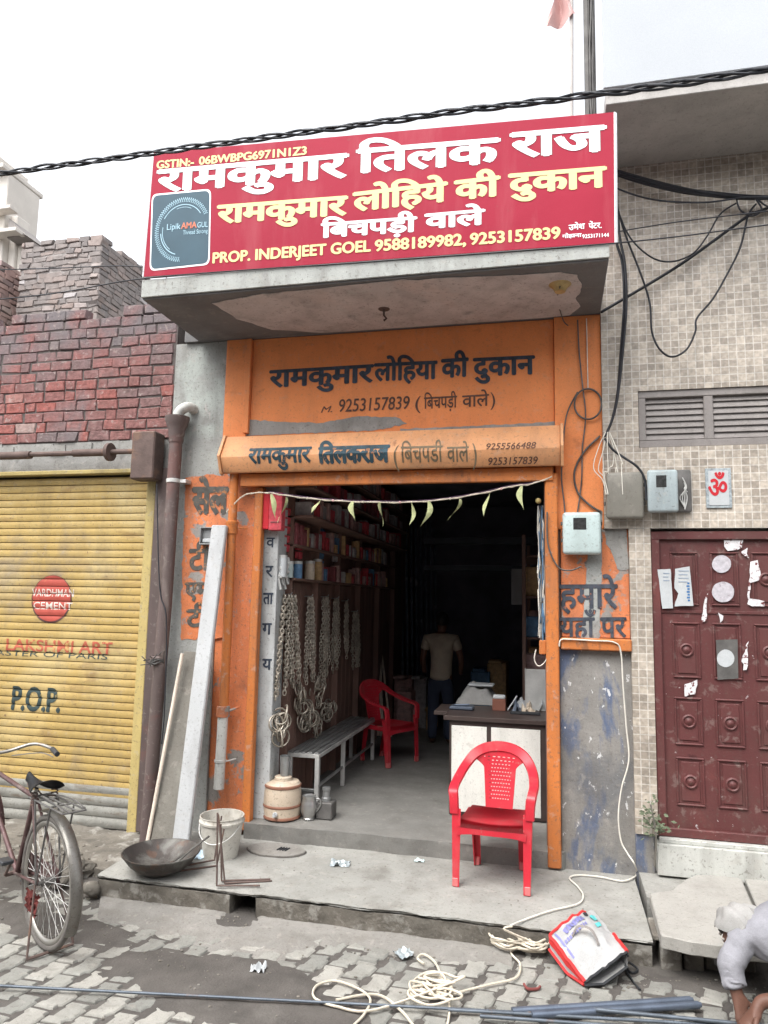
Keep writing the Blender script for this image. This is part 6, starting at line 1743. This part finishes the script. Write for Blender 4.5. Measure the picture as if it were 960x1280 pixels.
def hand_chains(name, wrist, palm_dir, side, curl, s=1.0):
    """palm and five fingers from the wrist; palm_dir along the hand, side across it towards the thumb, curl = direction the fingers bend"""
    d, sd, cu = Vector(palm_dir).normalized(), Vector(side).normalized(), Vector(curl).normalized()
    w = Vector(wrist); out = []
    pm = w+d*.045*s
    out.append([(name+'w', w, .026*s), (name+'p', pm, (.036*s, .02*s)), (name+'k', w+d*.085*s, (.038*s, .017*s))])
    for i, (o_, L) in enumerate(((.03, .072), (.01, .082), (-.01, .076), (-.03, .058))):
        b = w+d*.085*s+sd*o_*s
        p1 = b+(d*.75+cu*.35).normalized()*L*.42*s; p2 = p1+(d*.45+cu*.8).normalized()*L*.33*s; p3 = p2+(d*.1+cu*1).normalized()*L*.28*s
        out.append([(name+'k', None, 0), (name+'f%d0' % i, b+d*.012*s, .0105*s), (name+'f%d1' % i, p1, .0095*s), (name+'f%d2' % i, p2, .0085*s), (name+'f%d3' % i, p3, .0065*s)])
    t0 = w+d*.03*s+sd*.036*s
    out.append([(name+'p', None, 0), (name+'t0', t0, .013*s), (name+'t1', t0+(sd*.7+d*.7+cu*.3).normalized()*.036*s, .011*s), (name+'t2', t0+(sd*.7+d*.7+cu*.3).normalized()*.036*s+(d*.8+cu*.5).normalized()*.03*s, .008*s)])
    return out
def loose(me, name, mat, parent, smooth=60):
    return link_mesh(name, me, mat, parent, smooth)

# man deep in the shop, seen from behind
mx_, my_ = -1.30, 8.55
man = empty('person', (mx_, my_, FZ), 'man in a beige t-shirt and dark trousers, back turned, deep in the dark shop', 'person')
def P(x, y, z): return Vector((mx_+x, my_+y, FZ+z))
ch_ = [[('pel', P(0, 0, .86), .10), ('wst', P(.01, 0, 1.0), .10), ('chs', P(.01, .02, 1.2), .115), ('shl', P(.0, .02, 1.34), .085), ('nck', P(0, .03, 1.41), .052), ('hd0', P(.005, .05, 1.48), (.07, .078)), ('hd1', P(.01, .055, 1.56), (.078, .09)), ('hd2', P(.01, .055, 1.63), (.055, .062))]]
for s_, n in ((-1, 'l'), (1, 'r')):
    sw = .03 if s_ < 0 else .10
    ch_.append([('shl', None, 0), (n+'s', P(s_*.185, .01, 1.33), .055), (n+'e', P(s_*(.23+sw*.4), .0, 1.08), .042), (n+'wr', P(s_*(.22+sw*.3), .10, .88), .03)])
    ch_ += hand_chains(n, P(s_*(.22+sw*.3), .10, .88), (0, .25, -1), (-s_*.4, 1, 0), (-s_*1, .2, 0))[0:]
    ch_.append([('pel', None, 0), (n+'h', P(s_*.09, 0, .80), .09), (n+'k2', P(s_*.10, .03, .46), .06), (n+'a', P(s_*.105, -.01, .09), .042), (n+'ft', P(s_*.12, .13, .045), (.045, .035))])
loose(body_from(ch_), 'body', m_skin, man)
ch_ = [[('pel', P(0, 0, .80), .155), ('pl2', P(0, 0, .86), .155), ('wst', P(.01, 0, 1.0), .15), ('chs', P(.01, .02, 1.2), .165), ('shl', P(.0, .02, 1.335), .125), ('nk', P(0, .03, 1.40), .075)]]
for s_, n in ((-1, 'l'), (1, 'r')):
    sw = .03 if s_ < 0 else .10
    ch_.append([('shl', None, 0), (n+'s', P(s_*.185, .01, 1.33), .072), (n+'m', P(s_*(.21+sw*.25), .005, 1.17), .066)])
loose(body_from(ch_), 't_shirt', m_tee, man)
ch_ = [[('pel', P(0, 0, .90), .14), ('cr', P(0, 0, .80), .145)]]
for s_, n in ((-1, 'l'), (1, 'r')):
    ch_.append([('cr', None, 0), (n+'h', P(s_*.09, 0, .74), .10), (n+'k2', P(s_*.10, .03, .46), .075), (n+'a', P(s_*.105, -.01, .07), .065)])
loose(body_from(ch_), 'trousers', m_jeans, man)
mb = MB(); mb.ball(P(.01, .045, 1.575), .096, (.92, 1.08, 1.05), 3)
for v in mb.bm.verts:
    if v.co.y > P(0, .10, 0).y and v.co.z < P(0, 0, 1.6).z: v.co.y = P(0, .09, 0).y
mb.build('hair', m_hair, man)

man.scale = (.90, .90, .92)
# crouching man at the right edge of the picture
qx, qy = 1.14, 3.90
cm = empty('person', (qx, qy, 0), 'crouching man in a pale shirt, cloth over his head, hand reaching to the street', 'person')
def Q(x, y, z): return Vector((qx+x, qy+y, z))
sh_, el_, wr_ = onY(921, 1172, 3.90), onY(913, 1206, 3.84), onY(921, 1243, 3.80)
head = onY(924, 1163, 3.98)
sh_.x += .03
pelv = Q(.30, .10, .24); chest = Q(.03, .06, .45); neck = head+Vector((.085, .005, -.01))
fd = Vector((-.62, -.25, -.74)).normalized()
ch_ = [[('pel', pelv, .10), ('wst', pelv.lerp(chest, .45)+Vector((0, 0, .04)), .11), ('chs', chest, .115), ('shl', neck+Vector((.07, 0, -.05)), .08), ('nck', neck, .05), ('h1', head+Vector((-.0, 0, .0)), .082), ('h2', head+fd*.045, .06), ('nose', head+fd*.098+Vector((-.02, 0, .02)), .013)]]
hv = (wr_-el_).normalized()
ch_.append([('shl', None, 0), ('rs', sh_, .06), ('re', el_, .045), ('rw0', wr_-hv*.03, .032)])
hc = hand_chains('R', wr_, hv+Vector((.08, -.05, 0)), (.9, .35, 0), (.5, .1, -.55), 1.02)
hc[0].insert(0, ('rw0', None, 0))
ch_ += hc
ls, le, lw = Q(.02, -.10, .46), Q(.02, -.26, .27), onY(946, 1262, 3.66)
ch_.append([('shl', None, 0), ('ls', ls, .06), ('le', le, .045), ('lw0', lw+Vector((.02, .02, .03)), .032)])
hc = hand_chains('L', lw, (-.55, -.25, -.55), (.2, -.9, .1), (-.2, .1, -.8), 1.0)
hc[0].insert(0, ('lw0', None, 0))
ch_ += hc
for s_, n in ((-1, 'l'), (1, 'r')):
    kx = Q(-.02 if s_ > 0 else .06, .17 if s_ > 0 else -.16, .40)
    ch_.append([('pel', None, 0), (n+'h', pelv+Vector((-.04, .10*s_, .0)), .06), (n+'k2', kx, .045), (n+'a', Q(.14, .16*s_, .09), .045), (n+'ft', Q(-.02, .17*s_, .045), (.05, .035)), (n+'toe', Q(-.09, .17*s_, .03), (.045, .025))])
loose(body_from(ch_), 'body', m_skin, cm)
# shirt with a wrinkled sleeve to the wrist
ch_ = [[('pel', pelv+Vector((0, 0, .02)), .20), ('wst', pelv.lerp(chest, .45)+Vector((0, 0, .04)), .19), ('chs', chest, .20), ('shl', neck+Vector((.07, 0, -.05)), .14), ('nk', neck+Vector((.01, 0, -.01)), .088)]]
ch_.append([('shl', None, 0), ('rs', sh_, .075)]+[('r%d' % k, sh_.lerp(el_, k/4)+Vector((0, 0, 0)), .062+.007*(k % 2)) for k in range(1, 4)]+[('re', el_, .064)]+[('q%d' % k, el_.lerp(wr_, k/5), .053+.006*(k % 2)) for k in range(1, 4)]+[('rw', el_.lerp(wr_, .9), .052)])
ch_.append([('shl', None, 0), ('ls', ls, .085), ('le', le, .07), ('lm', le.lerp(lw, .6), .055)])
me_ = body_from(ch_, 3)
for v in me_.vertices:
    q_ = v.co.x*.5+v.co.z+.3*nz(v.co.x*6, v.co.y*6, v.co.z*6)
    n_ = .011*nz(v.co.x*8, v.co.y*8, q_*20)+.0055*(1-abs(nz(v.co.x*8, v.co.y*8, q_*24))*2.2)*(.4+abs(nz(v.co.x*5, v.co.y*5, 7)))-.004
    v.co += v.normal*n_
loose(me_, 'shirt', m_shirt, cm)
ch_ = [[('pel', pelv+Vector((.0, 0, -.02)), (.185, .17)), ('cr', pelv+Vector((-.04, 0, -.04)), (.15, .16))]]
for s_, n in ((-1, 'l'), (1, 'r')):
    kx = Q(-.02 if s_ > 0 else .06, .17 if s_ > 0 else -.16, .40)
    ch_.append([('cr', None, 0), (n+'h', pelv+Vector((-.06, .10*s_, .02)), .125), (n+'k2', kx, .098), (n+'m', kx.lerp(Q(.14, .16*s_, .09), .5), .09), (n+'a', Q(.13, .16*s_, .12), .08)])
me_ = body_from(ch_)
for v in me_.vertices: v.co += v.normal*(.012*nz(v.co.x*10, v.co.y*10, v.co.z*16)+.005*nz(v.co.x*34, v.co.y*34, v.co.z*40))
loose(me_, 'trousers', m_trouser, cm)
# cloth over the head
mb = MB(); mb.ball(head+Vector((.03, .0, .012)), .108, (1.25, 1.0, .98), 4)
bmesh.ops.delete(mb.bm, geom=[v for v in mb.bm.verts if (v.co-head).normalized().dot(fd) > .62], context='VERTS')
for v in mb.bm.verts:
    r_ = v.co-head
    v.co += r_.normalized()*(.008*math.sin(r_.x*90+r_.y*40+3*nz(v.co.x*9, v.co.y*9))+.012*nz(v.co.x*16, v.co.y*16, v.co.z*9))
mb.build('head_cloth', m_scarf, cm)
mb = MB()
for s_ in (-1, 1): mb.ball(head+fd*.085+Vector((-.03, s_*.03, .035)), .0075, sub=2)
mb.build('eye', m_eye, cm)

# ------------------------------------------------------------------ bicycle
WB = onZ(54, 1186, 0)
th = R(60)
fw = Vector((-math.sin(th), math.cos(th), 0))
bc = empty('bicycle', (WB.x, WB.y, 0), 'old dull roadster bicycle on its stand before the yellow shutter', 'bicycle')
bc.scale = (.95, .95, .96)
bc.rotation_euler = (0, 0, math.atan2(fw.y, fw.x))
# local frame: +x forward, +y left, z up; rear wheel bottom at the origin
RW = .365
def wheel(x, fender0, fender1):
    w_ = MB(); c = Vector((x, 0, RW)); n = 44
    w_.tube([c+Vector((RW-.02, 0, 0)*1) if False else c+Vector(((RW-.019)*math.cos(k*2*math.pi/n), 0, (RW-.019)*math.sin(k*2*math.pi/n))) for k in range(n)], .019, 10, closed=True)
    wo = w_.build('wheel', m_tyre, bc, local=True, smooth=60)
    w_ = MB()
    w_.tube([c+Vector(((RW-.045)*math.cos(k*2*math.pi/n), 0, (RW-.045)*math.sin(k*2*math.pi/n))) for k in range(n)], .013, 8, closed=True, flat=1.5); w_.build('rim', m_chrome, wo, local=True, smooth=60)
    w_ = MB()
    for k in range(36):
        a = k*2*math.pi/36; s_ = .03 if k % 2 else -.03; tw = .5*(1 if (k//2) % 2 else -1)
        w_.tube([c+Vector((.022*math.cos(a+tw), s_, .022*math.sin(a+tw))), c+Vector(((RW-.05)*math.cos(a), 0, (RW-.05)*math.sin(a)))], .0014, 4)
    w_.build('spokes', m_zinc, wo, local=True)
    w_ = MB(); w_.tube([c+Vector((0, -.06, 0)), c+Vector((0, .06, 0))], .011, 8); w_.tube([c+Vector((0, -.034, 0)), c+Vector((0, .034, 0))], .022, 10); w_.build('hub', m_grime, wo, local=True)
    w_ = MB(); m_ = 26
    def fn(u, v):
        a = lerp(R(fender0), R(fender1), u); b = lerp(-1.25, 1.25, v); r_ = RW+.012+.017*math.cos(b)
        return c+Vector((r_*math.cos(a), .036*math.sin(b), r_*math.sin(a)))
    w_.grid(fn, m_, 6); bmesh.ops.solidify(w_.bm, geom=w_.bm.faces[:], thickness=.002)
    w_.build('mudguard', m_chrome if x == 0 else m_bikepaint, bc, local=True, smooth=60)
wheel(0, 72, 210)
wheel(1.16, 20, 160)
BB, ST_, HT0, HT1 = Vector((.46, 0, .30)), Vector((.27, 0, .80)), Vector((1.0, 0, .66)), Vector((.95, 0, .86))
mb = MB(); T = lambda a, b, r_=.0155: mb.tube([a, b], r_, 10)
T(BB, ST_); T(ST_+Vector((.01, 0, -.02)), HT1+Vector((0, 0, -.04)), .0145); T(BB, HT0); T(HT0, HT1, .019)
for s_ in (-1, 1):
    T(ST_+Vector((0, s_*.014, -.03)), Vector((0, s_*.06, RW)), .008); T(BB+Vector((0, s_*.02, 0)), Vector((0, s_*.06, RW)), .009)
    mb.tube(spline([HT0+Vector((0, s_*.035, -.01)), Vector((1.07, s_*.05, .5)), Vector((1.16, s_*.052, RW))], 5), .011, 8)
mb.tube([HT0+Vector((0, -.04, -.01)), HT0+Vector((0, .04, -.01))], .014, 8)
mb.build('frame', m_bikepaint, bc, local=True, smooth=60)
mb = MB(); mb.tube([ST_, ST_+Vector((-.012, 0, .035))], .0125, 8); mb.build('seat_post', m_chrome, bc, local=True)
sz_ = .865
mb = MB()
def sad(u, v):
    x = lerp(-.14, .15, u); w = lerp(.105, .022, min(1, (u*1.15)**.8)); a = lerp(-1.35, 1.35, v)
    z = sz_+.028*math.cos(a)-.035*(1-math.cos(a))+.03*(max(0, .25-u)*3)**2-.02*math.sin(u*math.pi)+(.02*u)
    return Vector((.235+x, w*math.sin(a), z))
mb.grid(sad, 16, 12); bmesh.ops.solidify(mb.bm, geom=mb.bm.faces[:], thickness=.012)
so = mb.build('saddle', m_saddle, bc, local=True, smooth=60)
mb = MB()
for s_ in (-1, 1):
    mb.tube([(.135+.018*math.cos(k*.8), s_*.06+.018*math.sin(k*.8), sz_-.095+k*.0022) for k in range(34)], .004, 5)
    mb.tube([(.13, s_*.06, sz_-.06), (.25, s_*.03, sz_-.07), (.37, s_*.01, sz_-.02)], .005, 6)
mb.build('springs', m_rust, so, local=True)
# carrier over the rear wheel
mb = MB(); cz = RW*2+.075
for y_ in (-.065, -.02, .02, .065): mb.tube([(-.28, y_, cz), (.20, y_, cz)], .0055, 6)
for x_ in (-.28, -.1, .08, .20): mb.tube([(x_, -.068, cz), (x_, .068, cz)], .0055, 6)
for s_ in (-1, 1): mb.tube([(-.12, s_*.068, cz), (0, s_*.07, RW)], .006, 6); mb.tube([(.1, s_*.068, cz), (0, s_*.07, RW)], .006, 6)
mb.tube(spline([(-.28, -.06, cz+.012), (-.1, -.055, cz+.03), (.1, -.03, cz+.02), (.1, .03, cz+.02), (-.1, .055, cz+.03), (-.28, .06, cz+.012)], 5), .004, 6)
mb.build('carrier', m_grime, bc, local=True)
mb = MB(); 
for s_ in (-1, 1): mb.tube([(.02, s_*.065, RW), (-.10, s_*.13, .02)], .007, 6)
mb.tube([(-.10, -.13, .018), (-.10, .13, .018)], .008, 6); mb.build('stand', m_rust, bc, local=True)
# handlebar
H0 = HT1+Vector((-.02, 0, .065))
mb = MB(); mb.tube([HT1, H0], .012, 8)
mb.tube(spline([H0+Vector((-.30, -.27, .02)), H0+Vector((-.17, -.285, .035)), H0+Vector((-.02, -.22, .05)), H0+Vector((.05, -.08, .01)), H0+Vector((.05, .08, .01)), H0+Vector((-.02, .22, .05)), H0+Vector((-.17, .285, .035)), H0+Vector((-.30, .27, .02))], 6), .0115, 8)
mb.tube(spline([H0+Vector((-.24, -.27, -.01)), H0+Vector((-.1, -.24, .0)), H0+Vector((.03, -.1, -.02))], 5), .004, 5)
hb = mb.build('handlebar', m_chrome, bc, local=True, smooth=60)
for s_ in (-1, 1):
    mb = MB(); mb.tube([H0+Vector((-.31, s_*.268, .018)), H0+Vector((-.19, s_*.284, .033))], .017, 10); mb.build('grip', m_saddle, hb, local=True)
# crank, chain guard, pedals
mb = MB(); mb.tube([BB+Vector((0, -.055, 0)), BB+Vector((0, -.062, 0))], .09, 24); mb.tube([BB+Vector((0, -.07, 0)), BB+Vector((.12, -.08, -.12))], .009, 8); mb.tube([BB+Vector((0, .07, 0)), BB+Vector((-.12, .08, .12))], .009, 8); mb.tube([BB+Vector((0, -.07, 0)), BB+Vector((0, .07, 0))], .014, 8); mb.build('crank', m_rust, bc, local=True)
for s_, v_ in ((-1, Vector((.12, 0, -.12))), (1, Vector((-.12, 0, .12)))):
    mb = MB(); q_ = BB+v_+Vector((0, s_*.12, 0)); mb.box(q_-Vector((.045, .035, .012)), q_+Vector((.045, .035, .012)), .005); mb.build('pedal', m_saddle, bc, local=True)
mb = MB(); mb.box((-.02, -.052, RW-.05), (.46, -.046, RW+.06), .004); mb.build('chain_guard', m_bikepaint, bc, local=True)
mb = MB(); mb.grid(lambda u, v: Vector((lerp(-.06, .1, u), .075+.03*nz(u*5, v*5), lerp(.22, .33, v)-.05*abs(nz(u*6, v*2, 3)))), 12, 8); bmesh.ops.solidify(mb.bm, geom=mb.bm.faces[:], thickness=.006)
bo = mb.build('rag', m_ragred, bc, local=True)
